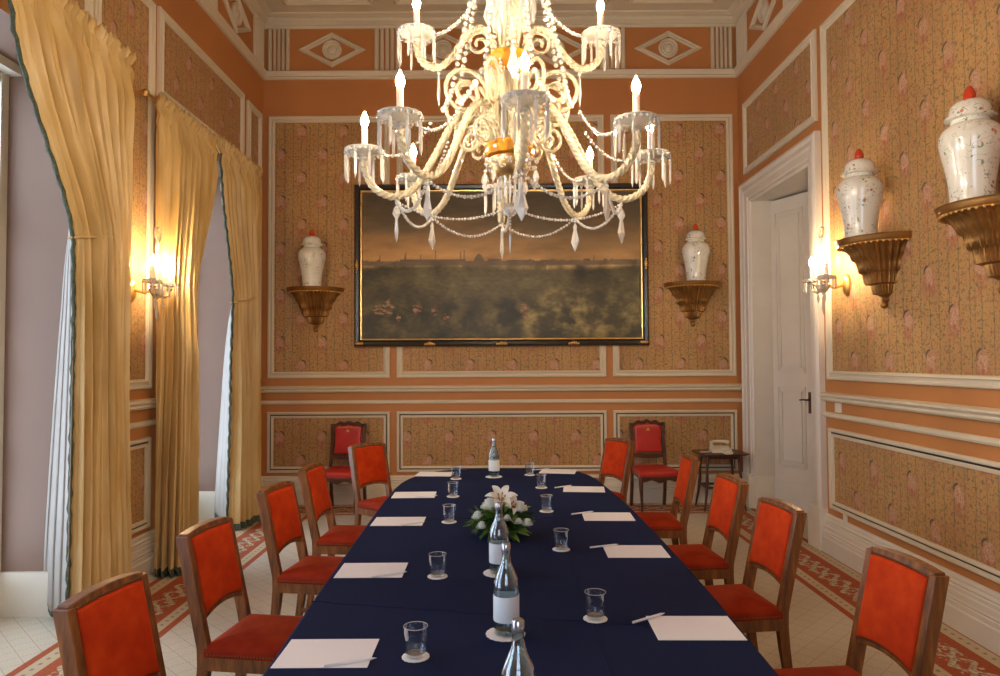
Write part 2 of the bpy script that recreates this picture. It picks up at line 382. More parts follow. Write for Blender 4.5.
for s_ in walls:
    runs(s_,COR,'cornice',m_cream,full[s_]); runs(s_,FRB,'frieze_moulding',m_cream,full[s_])
    runs(s_,DADO,'dado_rail',m_cream,low[s_]); runs(s_,DAD2,'lower_rail',m_cream,low[s_]); runs(s_,SK,'skirting',m_skirt,low[s_])
# frieze: fluted blocks and lozenges
def fluted(side,u0,u1):
    b=MB(); n=5; w_=(u1-u0)/n
    for i in range(n):
        a=u0+i*w_+(0 if i in(0,) else .010); c=u0+(i+1)*w_-(0 if i==n-1 else .010)
        b.loft([[W(side,a,5.06,0),W(side,c,5.06,0),W(side,c,5.56,0),W(side,a,5.56,0)],[W(side,a,5.06,.02),W(side,c,5.06,.02),W(side,c,5.56,.02),W(side,a,5.56,.02)],
                [W(side,a+.012,5.06,.034),W(side,c-.012,5.06,.034),W(side,c-.012,5.56,.034),W(side,a+.012,5.56,.034)]])
    b.build('fluted_block',m_cream,walls[side])
def lozenge(side,uc,zc=5.31,hw=.40,hh=.205):
    b=MB(); pr=[(1,0),(1,.02),(.93,.035),(.86,.02),(.78,.03),(.72,.018),(.70,0)]
    cs=[(-1,0),(0,1),(1,0),(0,-1),(-1,0)]
    b.loft([[W(side,uc+cx*hw*k,zc+cz*hh*k,d) for k,d in pr] for cx,cz in cs],True,False)
    b.build('lozenge_moulding',m_cream,walls[side])
    r=MB(); prof=[(.115,0),(.115,.025),(.10,.035),(.085,.02),(.07,.03),(.055,.018),(.035,.034),(.02,.04),(.001,.04)]
    r.loft([[W(side,uc+q*math.cos(t),zc+q*math.sin(t),d) for t in [2*PI*i/24 for i in range(24)]] for q,d in prof],True,False)
    r.build('rosette',m_cream,walls[side],smooth=True)
def frieze(side,us): # us: list of (block start, block end, lozenge centre)
    for k in us:
        if len(k)==2: fluted(side,*k)
        else: lozenge(side,k[0])
frieze('back',[(-2.71,-2.46),(-1.46,-1.16),(-.15,.15),(1.19,1.49),(2.50,2.75)]); frieze('back',[(x,0,0) for x in(-1.96,-.655,.67,2.0)])
for s_ in('left','right'):
    frieze(s_,[(8.08-1.34*i-.28,8.08-1.34*i) for i in range(8)]); frieze(s_,[(8.08-.28-.53-1.34*i,0,0) for i in range(7)])
# panels
for a,c in ((-2.70,-1.28),(-1.20,1.23),(1.31,2.74)):
    panel('back',a,c,1.45,4.52); panel('back',a,c,.36,1.06,'low')
for a,c in ((YF+.1,2.6),(2.7,5.98)):
    panel('right',a,c,1.47,4.53); panel('right',a,c,.38,1.06,'low')
panel('right',6.10,7.92,3.74,4.56)
for a,c in ((4.70,5.53),(7.60,8.04)):
    panel('left',a,c,1.44,4.52)
    if a<7: panel('left',a,c,.36,1.06,'low')
panel('left',1.88,2.82,1.44,4.52); panel('left',1.88,2.82,.36,1.06,'low')
for a,c in WIN: panel('left',a-.10,c+.06,3.80,4.54)
for a,c in ((-2.70,-1.2),(1.2,2.74)): panel('front',a,c,1.45,4.52)
# ceiling coffers
def coffer(x0,x1,y0,y1):
    MB().box(x0,x1,y0,y1,ZC-.004,ZC).build('coffer_panel',m_orange,ce)
    b=MB(); pr=[(0,0),(0,.02),(.03,.035),(.05,.015),(.065,.022),(.08,0)]
    cs=[(x0,y0,1,1),(x0,y1,1,-1),(x1,y1,-1,-1),(x1,y0,-1,1)]
    secs=[[(x+sx*o,y+sy*o,ZC-.004-d) for o,d in pr] for x,y,sx,sy in cs]
    b.loft(secs+[secs[0]],True,False).build('coffer_moulding',m_cream,ce)
for a,c in ((-2.42,-1.40),(-1.18,-.06),(.08,1.24),(1.46,2.46)):
    for k in range(5): coffer(a,c,7.80-1.9*k-1.75,7.80-1.9*k)
# windows: reveals' skirting, frame, glazing
def window(i,a,c):
    root=MB()
    x=-3.30
    for y0,y1 in((a,a+.07),(c-.07,c)): root.box(x-.05,x+.03,y0,y1,0,3.62)
    mid=(a+c)/2; root.box(x-.05,x+.03,mid-.05,mid+.05,0,3.62)
    for z0,z1 in((0,.30),(3.50,3.62),(2.55,2.62)): root.box(x-.045,x+.025,a+.07,c-.07,z0,z1)
    for z in (.95,1.5,2.05): root.box(x-.02,x+.01,a+.07,c-.07,z,z+.03)
    o=tag(root.build('window_%d'%i,m_skirt),kind='structure')
    p=MB()
    p.box(x-.014,x-.008,a+.07,mid-.05,.3,3.5); p.build('pane',m_pane,o)
    q=MB(); q.box(x-.014,x-.008,mid+.05,c-.07,.3,3.5); q.build('pane',m_pane,o)
    for y0,y1 in((a,a+.025),(c-.025,c)):
        MB().box(x+.03,XL-.001,y0,y1,0,.285).build('reveal_skirting',m_skirt,o)
    b=MB()
    for z0,z1,t in ((3.56,3.62,.05),): b.box(x+.03,x+.12,a,c,z0,z1)
    b.build('head_moulding',m_skirt,o)
for i,(a,c) in enumerate(WIN,1): window(i,a,c)
o=MB()  # unseen window added behind the camera to bring cool daylight onto the table
for x in(-1.1,-.04,1.02): o.box(x,x+.08,YF-.14,YF-.08,.9,3.6)
for z in(.9,2.2,3.52): o.box(-1.02,1.02,YF-.135,YF-.085,z,z+.08)
o=tag(o.build('window_4',m_skirt),kind='structure')
MB().box(-1.02,1.02,YF-.112,YF-.106,.98,3.52).build('pane',m_pane,o)
# door: casing, leaf and the dark room beyond
CAS=[(0,0),(0,.05),(.03,.065),(.06,.045),(.10,.05),(.12,.035),(.18,.03),(.19,.015),(.22,.02),(.24,.0)]
ring('right',6.06,8.00,0,3.64,CAS,'door_casing',m_door,True)
for y0,y1 in((6.055,6.295),(7.77,8.005)): bev(MB().box(XR-.075,XR+.01,y0,y1,0,.36).build('casing_plinth',m_skirt,walls['right']),.006)
MB().box(XR,XR+.24,7.75,7.765,0,.36).build('jamb_plinth',m_skirt,walls['right'])
dr=MB().box(0,.555,-.045,0,.01,3.39)
dr=dr.build('door_1',m_door); dr.location=(XR+.245,7.75,0); dr.rotation_euler=(0,0,math.atan2(-.46,.19)); tag(dr,kind='structure')
b=MB()
for z0,z1 in((.5,1.35),(1.5,3.25)):
    for k,(o_,h) in enumerate(((0,.012),(.025,.006),(.05,.014))):
        b.box(.07+o_,.455-o_,-.045-h,-.044,z0+o_,z0+o_+.012); b.box(.07+o_,.455-o_,-.045-h,-.044,z1-o_-.012,z1-o_)
        b.box(.07+o_,.082+o_,-.045-h,-.044,z0+o_,z1-o_); b.box(.443-o_,.455-o_,-.045-h,-.044,z0+o_,z1-o_)
b.build('panel_moulding',m_door,dr)
MB().box(0,.555,-.057,-.044,.02,.33).build('kick_board',m_door,dr)
b=MB().box(.49,.52,-.052,-.044,1.08,1.30); b.smooth=True
b.tube([(.505,-.05,1.22),(.505,-.085,1.22)],.008).tube([(.505,-.085,1.22),(.46,-.09,1.222),(.41,-.088,1.215)],.008); b.build('door_handle',m_dkwood,dr)
b=MB().box(.549,.559,-.04,-.005,1.1,1.35).build('latch_plate',m_dkwood,dr)
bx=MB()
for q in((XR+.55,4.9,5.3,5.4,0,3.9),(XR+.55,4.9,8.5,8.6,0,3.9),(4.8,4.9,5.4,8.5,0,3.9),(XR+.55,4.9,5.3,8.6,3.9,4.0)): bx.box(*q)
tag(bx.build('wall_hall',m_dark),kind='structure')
for yy,zz,a_,c_ in((5.82,1.24,.05,.04),(5.74,.352,.028,.045)):
    o=bev(MB().box(XR-.014,XR-.001,yy-a_,yy+a_,zz-c_,zz+c_).build('switch_plate',m_plate,walls['right']),.003)
# ---------------------------------------------------------------- curtains
def lerp(a,b,t): return a+(b-a)*t
def interp(keys,t):
    for (t0,v0),(t1,v1) in zip(keys,keys[1:]):
        if t<=t1:
            k=(t-t0)/(t1-t0); k=k*k*(3-2*k)*.5+k*.5
            return [lerp(a,b_,k) for a,b_ in zip(v0,v1)]
    return list(keys[-1][1])
def curtain(label,ztop,keys,folds,sgn,seed,lin_keys,tie,rod):
    """keys: (v,[trailX,trailY,midX,midY,leadX,leadY,amp]) from top (v=0) to bottom (v=1)"""
    root=thing('curtain',label,'curtain',(keys[-1][1][0],keys[-1][1][1],0),0,'gold silk curtains at the windows')
    ox,oy=root.location.x,root.location.y
    rnd=random.Random(seed); NU,NV=180,90; b=MB(); rows=[]; ph=[rnd.uniform(-.7,.7) for _ in range(40)]
    lead=[]
    for j in range(NV+1):
        v=j/NV; tx,ty,mx,my,lx,ly,amp=interp(keys,v); z=lerp(ztop,.035,v); row=[]
        for i in range(NU+1):
            u=i/NU
            # quadratic path trail -> mid -> lead
            x=(1-u)**2*tx+2*u*(1-u)*mx+u*u*lx; y=(1-u)**2*ty+2*u*(1-u)*my+u*u*ly
            dx=2*(1-u)*(mx-tx)+2*u*(lx-mx); dy=2*(1-u)*(my-ty)+2*u*(ly-my); L=math.hypot(dx,dy) or 1
            nx,ny=dy/L,-dx/L
            if nx<0: nx,ny=-nx,-ny
            wv=folds*u+.25*math.sin(2.2*v+seed+5*u)+.12*noise.noise((u*6,v*2.5,seed))
            a=amp*(.62+.5*noise.noise((u*9+3,v*1.6,seed+7)))
            o=a*(1.9*abs(math.sin(PI*wv))**.7-1)+.22*a*math.sin(2*PI*wv*2.3+seed)
            o+=.006*noise.noise((u*30,v*14,seed))
            o*=min(1,(1-u)*9+.05)*min(1,u*9+.15)
            if v<.10: # ruched heading
                k=(1-v/.10); o=o*(1-.75*k)+k*(.016*math.sin(2*PI*(u*34))+.012*math.sin(2*PI*(u*21+v*26)))
                if v<.05: o+=.012*math.sin(v/.05*PI*3)
            zz=z+(.016*math.sin(2*PI*u*34) if j<3 else 0)*(1-j/3)+(.02*noise.noise((u*5,9,seed)) if j==NV else 0)
            row.append((x+nx*o-ox,y+ny*o-oy,zz))
        rows.append(row); lead.append(row[-1])
    b.smooth=True; b.loft(rows,False,False)
    o=b.build('drape',m_silk,root,smooth=True)
    so=o.modifiers.new('thick','SOLIDIFY'); so.thickness=.004
    # green braid on the leading edge and bottom fringe
    t=MB(); t.smooth=True
    t.tube([Vector(p)+Vector((.004*math.sin(i*1.9),-.004,.0)) for i,p in enumerate(lead[4:])],.012,7,3,.25,60)
    t.build('edge_braid',m_trim,root)
    t=MB(); t.loft([[(p[0],p[1],p[2]+.03) for p in rows[-1]],[(p[0]+.006,p[1]-.003,max(.004,p[2]-.032)) for p in rows[-1]]],False,False)
    fo=t.build('bottom_fringe',m_trim,root); fo.modifiers.new('t','SOLIDIFY').thickness=.012
    if lin_keys:
        v0,wx,wy=lin_keys; b=MB(); rr=[]
        for j in range(int(v0*NV),NV+1):
            v=j/NV; k=min(1,(v-v0)/(.55)); k=math.sqrt(max(0,k)); p=lead[j]; row=[]
            for i in range(31):
                u=i/30; q=.022*math.sin(2*PI*(3.2*u+.2*math.sin(3*v)))*k
                row.append((p[0]+(wx*u)*k+q*.6,p[1]+(wy*u)*k-q,p[2]+.05*u*k))
            rr.append(row)
        b.smooth=True; b.loft(rr,False,False); lo=b.build('lining',m_lining,root); lo['label']='pale lining turned back at the leading edge'; lo.modifiers.new('t','SOLIDIFY').thickness=.004
        t=MB(); t.loft([[(p[0],p[1],p[2]+.02) for p in rr[-1]],[(p[0],p[1],max(.004,p[2]-.035)) for p in rr[-1]]],False,False)
        t.build('lining_fringe',m_trim,root).modifiers.new('t','SOLIDIFY').thickness=.012
    # tie-back cord
    v=tie; p=lead[int(v*NV)]; tr=rows[int(v*NV)][int(NU*.55)]
    t=MB(); t.smooth=True
    t.tube([(p[0]-.02,p[1]-.01,p[2]-.01),(p[0]+.035,p[1]+.0,p[2]+.0),((p[0]+tr[0])/2+.05,(p[1]+tr[1])/2,p[2]+.03),(tr[0]+.045,tr[1],tr[2]+.07),(tr[0]-.02,tr[1]+.02,tr[2]+.08)],.009)
    t.build('tieback',m_silk,root)
    # ruffle along the top
    return root
K1=[(0,[-2.63,4.97,-2.62,4.3,-2.62,3.62,.060]),(.10,[-2.64,4.96,-2.60,4.35,-2.60,3.70,.105]),(.38,[-2.66,4.95,-2.54,4.65,-2.60,4.25,.090]),(.5,[-2.66,4.95,-2.52,4.64,-2.64,4.33,.10]),(1,[-2.67,4.95,-2.50,4.66,-2.64,4.31,.105])]
curtain('nearest long gold silk curtain tied back left of the first window pier, green braid edge',3.86,K1,11,1,1.3,(.36,-.36,.33),.38,None)
K2=[(0,[-2.63,5.34,-2.62,5.8,-2.62,6.42,.060]),(.10,[-2.64,5.38,-2.60,5.8,-2.60,6.36,.105]),(.40,[-2.66,5.42,-2.50,5.65,-2.60,5.92,.090]),(.55,[-2.66,5.43,-2.44,5.65,-2.58,5.82,.10]),(1,[-2.66,5.42,-2.38,5.45,-2.52,5.70,.10])]
curtain('middle gold silk curtain hanging behind the wall lamp, its hem beside the second chair',3.72,K2,9,1,4.7,None,.42,None)
K3=[(0,[-2.63,7.66,-2.62,7.0,-2.62,6.46,.060]),(.10,[-2.64,7.64,-2.60,7.1,-2.60,6.50,.105]),(.40,[-2.66,7.60,-2.54,7.2,-2.60,6.80,.090]),(.6,[-2.66,7.58,-2.52,7.2,-2.64,6.86,.10]),(1,[-2.67,7.55,-2.46,7.2,-2.66,6.86,.105])]
curtain('farthest gold silk curtain, tied back in the back left corner of the room',3.76,K3,8,1,8.2,(.42,-.30,.42),.42,None)
def rod(label,y0,y1,z):
    r_=thing('curtain_rod',label,'curtain rod',(-2.66,y0,z)); b=MB(); b.smooth=True
    b.tube([(0,0,0),(0,y1-y0,0)],.014,10).build('pole',m_brass,r_)
    for y in (0,y1-y0):
        q=MB(); q.smooth=True; q.ball((0,y,0),.030,12,8).tube([(0,y,0),(-.105,y,0)],.008); q.build('finial',m_brass,r_)
rod('brass curtain rod over the nearer window',2.50,4.99,3.80); rod('brass curtain rod over the farther window',5.21,7.70,3.68)
# ---------------------------------------------------------------- table and cloth
tb=thing('conference_table','long table hidden under the navy blue cloth','table',(.04,3.4,0))
MB().box(-.70,.70,-2.2,2.0,.70,.745).build('tabletop',m_dkwood,tb)
for x in(-.62,.62):
    for y in(-2.1,0,1.9): bev(MB().box(x-.035,x+.035,y-.035,y+.035,0,.70).build('leg',m_dkwood,tb))
half_l=[(-.655,1.0),(-.67,1.5),(-.685,2.1),(-.705,2.7),(-.722,3.4),(-.735,4.0),(-.742,4.5),(-.742,4.9),(-.728,5.12),(-.70,5.30),(-.655,5.46),(-.59,5.59),(-.50,5.68),(-.40,5.735),(-.25,5.765),(0,5.775),
 (.25,5.77),(.40,5.75),(.50,5.715),(.58,5.66),(.64,5.57),(.685,5.44),(.715,5.25),(.738,5.0),(.76,4.7),(.785,4.2),(.797,3.7),(.80,3.4),(.803,3.0),(.80,2.6),(.787,2.1),(.775,1.5),(.76,1.0)]
half_l+=[(.70,.93),(.3,.90),(-.2,.90),(-.6,.93)]
def cloth():
    n=len(half_l); out=[]
    for i in range(n):
        p,q=Vector(half_l[i]),Vector(half_l[(i+1)%n]); k=max(1,int((q-p).length/.035))
        out+=[tuple(p.lerp(q,t/k)) for t in range(k)]
    c=Vector((.03,3.4)); nn=len(out); rings=[]
    def inset(d,z,wave=0):
        r_=[]
        for i,p in enumerate(out):
            a=Vector(out[(i-1)%nn]); b_=Vector(out[(i+1)%nn]); t=(b_-a).normalized(); nr=Vector((t.y,-t.x))
            if nr.dot(Vector(p)-c)<0: nr=-nr
            L=i*.035; w_=wave*(math.sin(L*2*PI/.23+.8*math.sin(L*1.7))+.5*math.sin(L*2*PI/.11+2))
            q=Vector(p)+nr*(d+w_); r_.append((q.x,q.y,z))
        return r_
    rings=[inset(.0+.03,.02,.012),inset(.026,.25,.010),inset(.018,.5,.006),inset(.008,.68,.003),inset(.002,.74,.001),inset(0,.752),inset(-.004,.757),inset(-.012,.76)]
    b=MB(); b.smooth=True; b.loft(rings,True,False)
    top=rings[-1]; b.add(top,[tuple(range(len(top)))])
    return b
cl=cloth().build('tablecloth',m_navy); tag(cl,'navy blue cloth covering the whole long conference table','tablecloth')
crs=MB(); crs.smooth=True
for p,q in (((-.70,2.62),(.78,2.30)),((.31,1.2),(.29,5.6)),((-.72,3.95),(.78,3.98))):
    n=60; pts=[(lerp(p[0],q[0],i/n),lerp(p[1],q[1],i/n)+.004*math.sin(i),.7598+.0003*math.sin(i*.7)) for i in range(n+1)]
    crs.tube(pts,.0022,6)
crs.build('pressed_crease',m_navy,cl)
ZT=.7605
# ---------------------------------------------------------------- velvet chairs
def by(z): return -.185-.105*max(0,(z-.45))/.48+(.0 if z>.45 else -.06*((.45-z)/.45)**1.5)
def velvet_chair():
    t=thing('velvet_chair','','chair')
    def zsec(x,z,w_,d,yo=0): y=by(z)+yo; return [(x-w_,y-d,z),(x+w_,y-d,z),(x+w_,y+d,z),(x-w_,y+d,z)]
    for s_ in(-1,1):
        zs=[0,.1,.2,.3,.4,.47,.6,.75,.88,.925]
        secs=[zsec(s_*(.185+.0*z),z,.0165 if z<.3 else .018,.0165+.010*min(1,z/.4)) for z in zs]
        bev(MB().loft(secs).build('rear_leg',m_wood,t),.004)
        secs=[[(s_*.185-a,.205-a,z),(s_*.185+a,.205-a,z),(s_*.185+a,.205+a,z),(s_*.185-a,.205+a,z)] for a,z in((.013,0),(.016,.2),(.021,.42))]
        bev(MB().loft(secs).build('front_leg',m_wood,t),.004)
    # top rail, gently arched; lower rail arched beneath
    def rail(z0f,z1f,name,dep=.019):
        secs=[]
        for i in range(13):
            x=-.187+.374*i/12; z0,z1=z0f(x),z1f(x)
            secs.append([(x,by(z0)-dep,z0),(x,by(z0)+dep,z0),(x,by(z1)+dep,z1),(x,by(z1)-dep,z1)])
        bev(MB().loft(secs).build(name,m_wood,t),.004)
    arch=lambda x:1-(x/.187)**2
    rail(lambda x:.908+.008*arch(x),lambda x:.932+.012*arch(x),'top_rail',.021)
    rail(lambda x:.572+.030*arch(x),lambda x:.605+.026*arch(x),'lower_rail')
    # back pad front and rear
    out=[]
    for i in range(11): x=-.165+.33*i/10; out.append((x,.598+.028*(1-(x/.187)**2)))
    for i in range(11): x=.165-.33*i/10; out.append((x,.907+.008*(1-(x/.187)**2)))
    full=[]
    for i,(x,z) in enumerate(out):
        full.append((x,z))
        if i==10 or i==21:
            x2,z2=out[(i+1)%22]
            for k in range(1,6): full.append((x,lerp(z,z2,k/6)))
    b=MB(); b.smooth=True
    b.cushion([(x,by(z)+.012,z) for x,z in full],(0,1,.1),.022)
    b.cushion([(x,by(z)-.010,z) for x,z in full],(0,-1,-.1),.010)
    b.build('backrest_pad',m_velvet,t)
    nb=MB(); nb.smooth=True
    L=0; pts=[Vector((x*1.035,by(z)+.020,.745+(z-.745)*1.035)) for x,z in full]; tot=[]
    for i in range(len(pts)):
        p,q=pts[i],pts[(i+1)%len(pts)]; k=max(1,round((q-p).length/.0125))
        tot+=[p.lerp(q,j/k) for j in range(k)]
    for p in tot: nb.ball(p,.0046,6,4)
    nb.build('nailhead_trim',m_nail,t)
    # seat frame
    b=MB(); b.box(-.20,.20,.185,.222,.385,.445); b.box(-.20,.20,-.205,-.17,.385,.445); b.box(-.204,-.168,-.19,.20,.385,.445); b.box(.168,.204,-.19,.20,.385,.445)
    bev(b.build('seat_frame',m_wood,t),.004)
    def so(s_,z):
        o=[]; w_,d0,d1=.205,-.185,.225; r=.04; cs=[(w_-r,d1-r,0),(-w_+r,d1-r,90),(-w_+.01,d0+.01,180),(w_-.01,d0+.01,270)]
        for k,(cx,cy,a) in enumerate(cs):
            rr=r if k<2 else .01
            for j in range(5): an=R(a+90*j/4); o.append((cx+rr*math.cos(an),cy+rr*math.sin(an),z))
        f_=[]
        for i in range(len(o)):
            p,q=Vector(o[i]),Vector(o[(i+1)%len(o)]); k=max(1,int((q-p).length/.05)); f_+=[p.lerp(q,j/k) for j in range(k)]
        return f_
    b=MB(); b.smooth=True
    b.cushion(so(1,.44),(0,0,1),.045,((1,0),(1.012,.35),(1.0,.75),(.96,1.0),(.85,1.25),(.65,1.42),(.35,1.52),(.1,1.55)))
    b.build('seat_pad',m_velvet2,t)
    nb=MB(); nb.smooth=True
    for x in [i*.0135-.195 for i in range(30)]: nb.ball((x,.226,.452),.0045,6,4)
    for y in [i*.0135-.165 for i in range(28)]:
        for s_ in(-1,1): nb.ball((s_*.208,y,.452),.0045,6,4)
    nb.build('seat_nailheads',m_nail,t)
    b=MB(); b.box(-.185,-.165,-.20,.20,.16,.185).box(.165,.185,-.20,.20,.16,.185).box(-.17,.17,-.01,.015,.16,.18); bev(b.build('stretcher',m_wood,t),.003)
    for o in C.objects:
        if o.parent==t:
            for v in o.data.vertices: v.co.x*=.91
    return t
GV='orange velvet chairs drawn up to the table'
vc=velvet_chair(); index_kids()
CH=[((-1.29,2.07),(-1.24,2.44),-1,'orange velvet chair at the front left, backrest cut by the bottom edge'),
((-1.32,2.92),(-1.27,3.28),-1,'second orange velvet chair from the front on the left, by the middle curtain hem'),
((-1.32,3.90),(-1.27,4.22),-1,'third orange velvet chair from the front on the left side'),
((-1.31,4.63),(-1.28,5.00),-1,'fourth orange velvet chair from the front on the left, near the leather chair'),
((-1.27,5.89),(-1.02,6.18),-1,'orange velvet chair turned at the far left corner of the table'),
((1.46,2.33),(1.42,2.72),1,'orange velvet chair at the front right, against the white skirting'),
((1.41,3.30),(1.36,3.68),1,'second orange velvet chair from the front on the right, before the door'),
((1.41,4.09),(1.38,4.43),1,'third orange velvet chair from the front on the right, before the telephone table'),
((1.38,4.95),(1.40,5.36),1,'fourth orange velvet chair from the front on the right side'),
((1.17,6.10),(.96,6.49),1,'orange velvet chair turned at the far right corner of the table')]
for i,(a,c,s_,lab) in enumerate(CH):
    ang=math.atan2(c[1]-a[1],c[0]-a[0]); rz=ang-PI if s_<0 else ang   # local x axis runs along the back
    mx,my=(a[0]+c[0])/2,(a[1]+c[1])/2
    # facing = local +y ; for left chairs it must point to +X
    if s_<0: rz=ang-PI
    fx,fy=-math.sin(rz),math.cos(rz)
    place(vc,i==0,(mx+fx*.285,my+fy*.285,0),rz,lab,GV)
# ---------------------------------------------------------------- leather side chairs
def leather_chair():
    t=thing('leather_chair','','chair')
    def b2(z): return -.20-.06*max(0,z-.45)/.5
    for s_ in(-1,1):
        secs=[]
        for z in(0,.15,.3,.45,.6,.75,.9,.935):
            y=b2(z)-(.06*((.45-z)/.45)**1.5 if z<.45 else 0); w_=.017; x=s_*(.19 if z<.55 else .19-.012*math.sin((z-.55)/.4*PI))
            secs.append([(x-w_,y-w_,z),(x+w_,y-w_,z),(x+w_,y+w_,z),(x-w_,y+w_,z)])
        bev(MB().loft(secs).build('rear_leg',m_dkwood,t),.004)
        b=MB(); b.smooth=True   # cabriole front leg
        pts=[(s_*.20,.215,.40),(s_*.208,.228,.32),(s_*.20,.218,.20),(s_*.192,.208,.08),(s_*.195,.213,.03),(s_*.20,.222,.012)]
        b.tube(pts,[.026,.024,.017,.013,.014,.018],10).build('front_leg',m_dkwood,t)
        q=MB(); q.smooth=True; q.ball((s_*.20,.222,.012),.012,8,6).build('brass_foot',m_brass,t)
    crest=[]
    for i in range(25):
        u=i/24; x=-.205+.41*u; e=abs(2*u-1)
        z=.925+.035*(1-e**2)+.010*math.cos(u*8*PI)*(1 if e<.95 else .2)-(.02 if e>.93 else 0)
        crest.append([(x,b2(.93)-.018,z-.045),(x,b2(.93)+.018,z-.045),(x,b2(.93)+.022,z-.01),(x,b2(.93)+.01,z),(x,b2(.93)-.014,z)])
    MB().loft(crest).build('carved_crest',m_dkwood,t,smooth=True)
    b=MB(); b.loft([[(x,b2(.56)-.015,z0),(x,b2(.56)+.015,z0),(x,b2(.56)+.015,z0+.045),(x,b2(.56)-.015,z0+.045)] for x,z0 in((-.18,.55),(-.09,.54),(0,.535),(.09,.54),(.18,.55))]).build('lower_rail',m_dkwood,t)
    def ol(w_,z0,z1):
        o=[]
        for i in range(13): u=i/12; o.append((w_*(2*u-1),z0+.004*math.sin(u*PI)))
        for i in range(1,6): o.append((w_*(1-.03*math.sin(i/6*PI)),lerp(z0,z1,i/6)))
        for i in range(13): u=i/12; o.append((w_*(1-2*u),z1+.016*math.sin(u*PI)))
        for i in range(1,6): o.append((-w_*(1-.03*math.sin(i/6*PI)),lerp(z1,z0,i/6)))
        return o
    b=MB(); b.smooth=True
    b.cushion([(x,b2(z)+.008,z) for x,z in ol(.152,.60,.90)],(0,1,.1),.024); b.cushion([(x,b2(z)-.006,z) for x,z in ol(.152,.60,.90)],(0,-1,0),.010)
    b.build('backrest_pad',m_leather,t)
    # small gold coronet stamped near the top of the pad
    g=MB(); y=b2(.86)+.036
    g.add([(-.018,y,.845),(.018,y,.845),(.020,y,.855),(.010,y,.868),(0,y,.878),(-.010,y,.868),(-.020,y,.855)],[(0,1,2,3,4,5,6)]); go=g.build('gold_emblem',m_goldb,t); go.modifiers.new('t','SOLIDIFY').thickness=.004
    def so(z):
        o=[]; w1,w0,d0,d1=.225,.19,-.20,.235
        for k in range(9): u=k/8; o.append((lerp(-w1,w1,u),d1+.018*math.sin(u*PI),z))
        for k in range(1,6): u=k/6; o.append((lerp(w1,w0,u)+.004,lerp(d1,d0,u),z))
        for k in range(9): u=k/8; o.append((lerp(w0,-w0,u),d0,z))
        for k in range(1,6): u=k/6; o.append((-lerp(w0,w1,u)-.004,lerp(d0,d1,u),z))
        return o
    b=MB(); b.loft([so(.375),so(.405)]); 
    o=b.build('seat_frame',m_dkwood,t); bev(o,.005)
    b=MB(); b.smooth=True; b.cushion(so(.405),(0,0,1),.05,((1,0),(1.01,.4),(.995,.85),(.94,1.1),(.8,1.35),(.5,1.5),(.2,1.55))).build('seat_pad',m_leather,t)
    b=MB(); b.smooth=True   # scalloped apron
    secs=[]
    for i in range(25): u=i/24; x=-.18+.36*u; z=.355-.012*math.cos(u*4*PI)-.012*(1-abs(2*u-1)); secs.append([(x,.222,z),(x,.236,z),(x,.236,.38),(x,.222,.38)])
    b.loft(secs).build('apron',m_dkwood,t)
    return t
lc=leather_chair(); index_kids()
place(lc,True,(-1.74,7.74,0),R(177),'red leather chair with carved dark frame, against the back wall left of the table','red leather chairs against the back wall')
place(lc,False,(1.68,7.72,0),R(184),'red leather chair with carved dark frame, against the back wall beside the telephone table','red leather chairs against the back wall')
# ---------------------------------------------------------------- telephone table
tt=thing('telephone_table','small dark wood side table with splayed legs in the back right corner','side table',(2.43,7.80,0))
b=MB(); o=[(-.27,-.15),(-.22,-.21),(.22,-.21),(.27,-.15),(.27,.15),(.22,.21),(-.22,.21),(-.27,.15)]
b.loft([[(x,y,.60) for x,y in o],[(x,y,.622) for x,y in o]]); bev(b.build('tabletop',m_dkwood,tt),.006)
b=MB().box(-.18,.18,-.13,.13,.555,.60); bev(b.build('apron',m_dkwood,tt))
for sx in(-1,1):
    for sy in(-1,1):
        b=MB(); b.smooth=True
        b.tube([(sx*.165,sy*.115,.59),(sx*.18,sy*.13,.45),(sx*.185,sy*.14,.30),(sx*.20,sy*.155,.15),(sx*.225,sy*.175,0)],[.020,.014,.018,.015,.010],8).build('leg',m_dkwood,tt)
b=MB()
for s_ in(-1,1):
    b.box(-.18,.18,s_*.13-.01,s_*.13+.01,.235,.26); b.box(s_*.178-.01,s_*.178+.01,-.13,.13,.235,.26)
b.build('stretcher',m_dkwood,tt)
ph=thing('telephone','cream desk telephone lying on the dark side table','telephone',(2.43,7.76,.622),R(-8))
b=MB(); b.loft([[(-.11,-.10,0),(.11,-.10,0),(.11,.10,0),(-.11,.10,0)],[(-.11,-.10,.02),(.11,-.10,.02),(.11,.10,.055),(-.11,.10,.055)],[(-.10,-.09,.028),(.10,-.09,.028),(.10,.09,.064),(-.10,.09,.064)]]); bev(b.build('base',m_phone,ph),.006)
b=MB(); b.smooth=True
b.tube([(-.105,-.05,.062),(-.10,.0,.085),(-.095,.07,.10),(-.05,.085,.11),(.04,.085,.11),(.10,.07,.10)],[.022,.018,.014,.014,.016,.022],10).build('handset',m_phone,ph)
b=MB()
for i in range(3):
    for j in range(4): b.box(.0+i*.028,.02+i*.028,-.07+j*.03,-.05+j*.03,.03+j*.006,.042+j*.006)
b.build('keypad',m_plate,ph)
pts=[]
for i in range(241):
    u=i/240; a=u*2*PI*22
    if u<.45: c=Vector((lerp(-.10,-.24,u/.45),lerp(-.06,-.14,u/.45)-.06*math.sin(u/.45*PI),.02))
    else: c=Vector((lerp(-.24,-.30,(u-.45)/.55),-.20+.0*u,lerp(.02,-.36,(u-.45)/.55)))
    pts.append(c+Vector((.006*math.cos(a),0,.006*math.sin(a))))
b=MB(); b.smooth=True; b.tube(pts[:110],.003,5).build('cord',m_phone,ph)
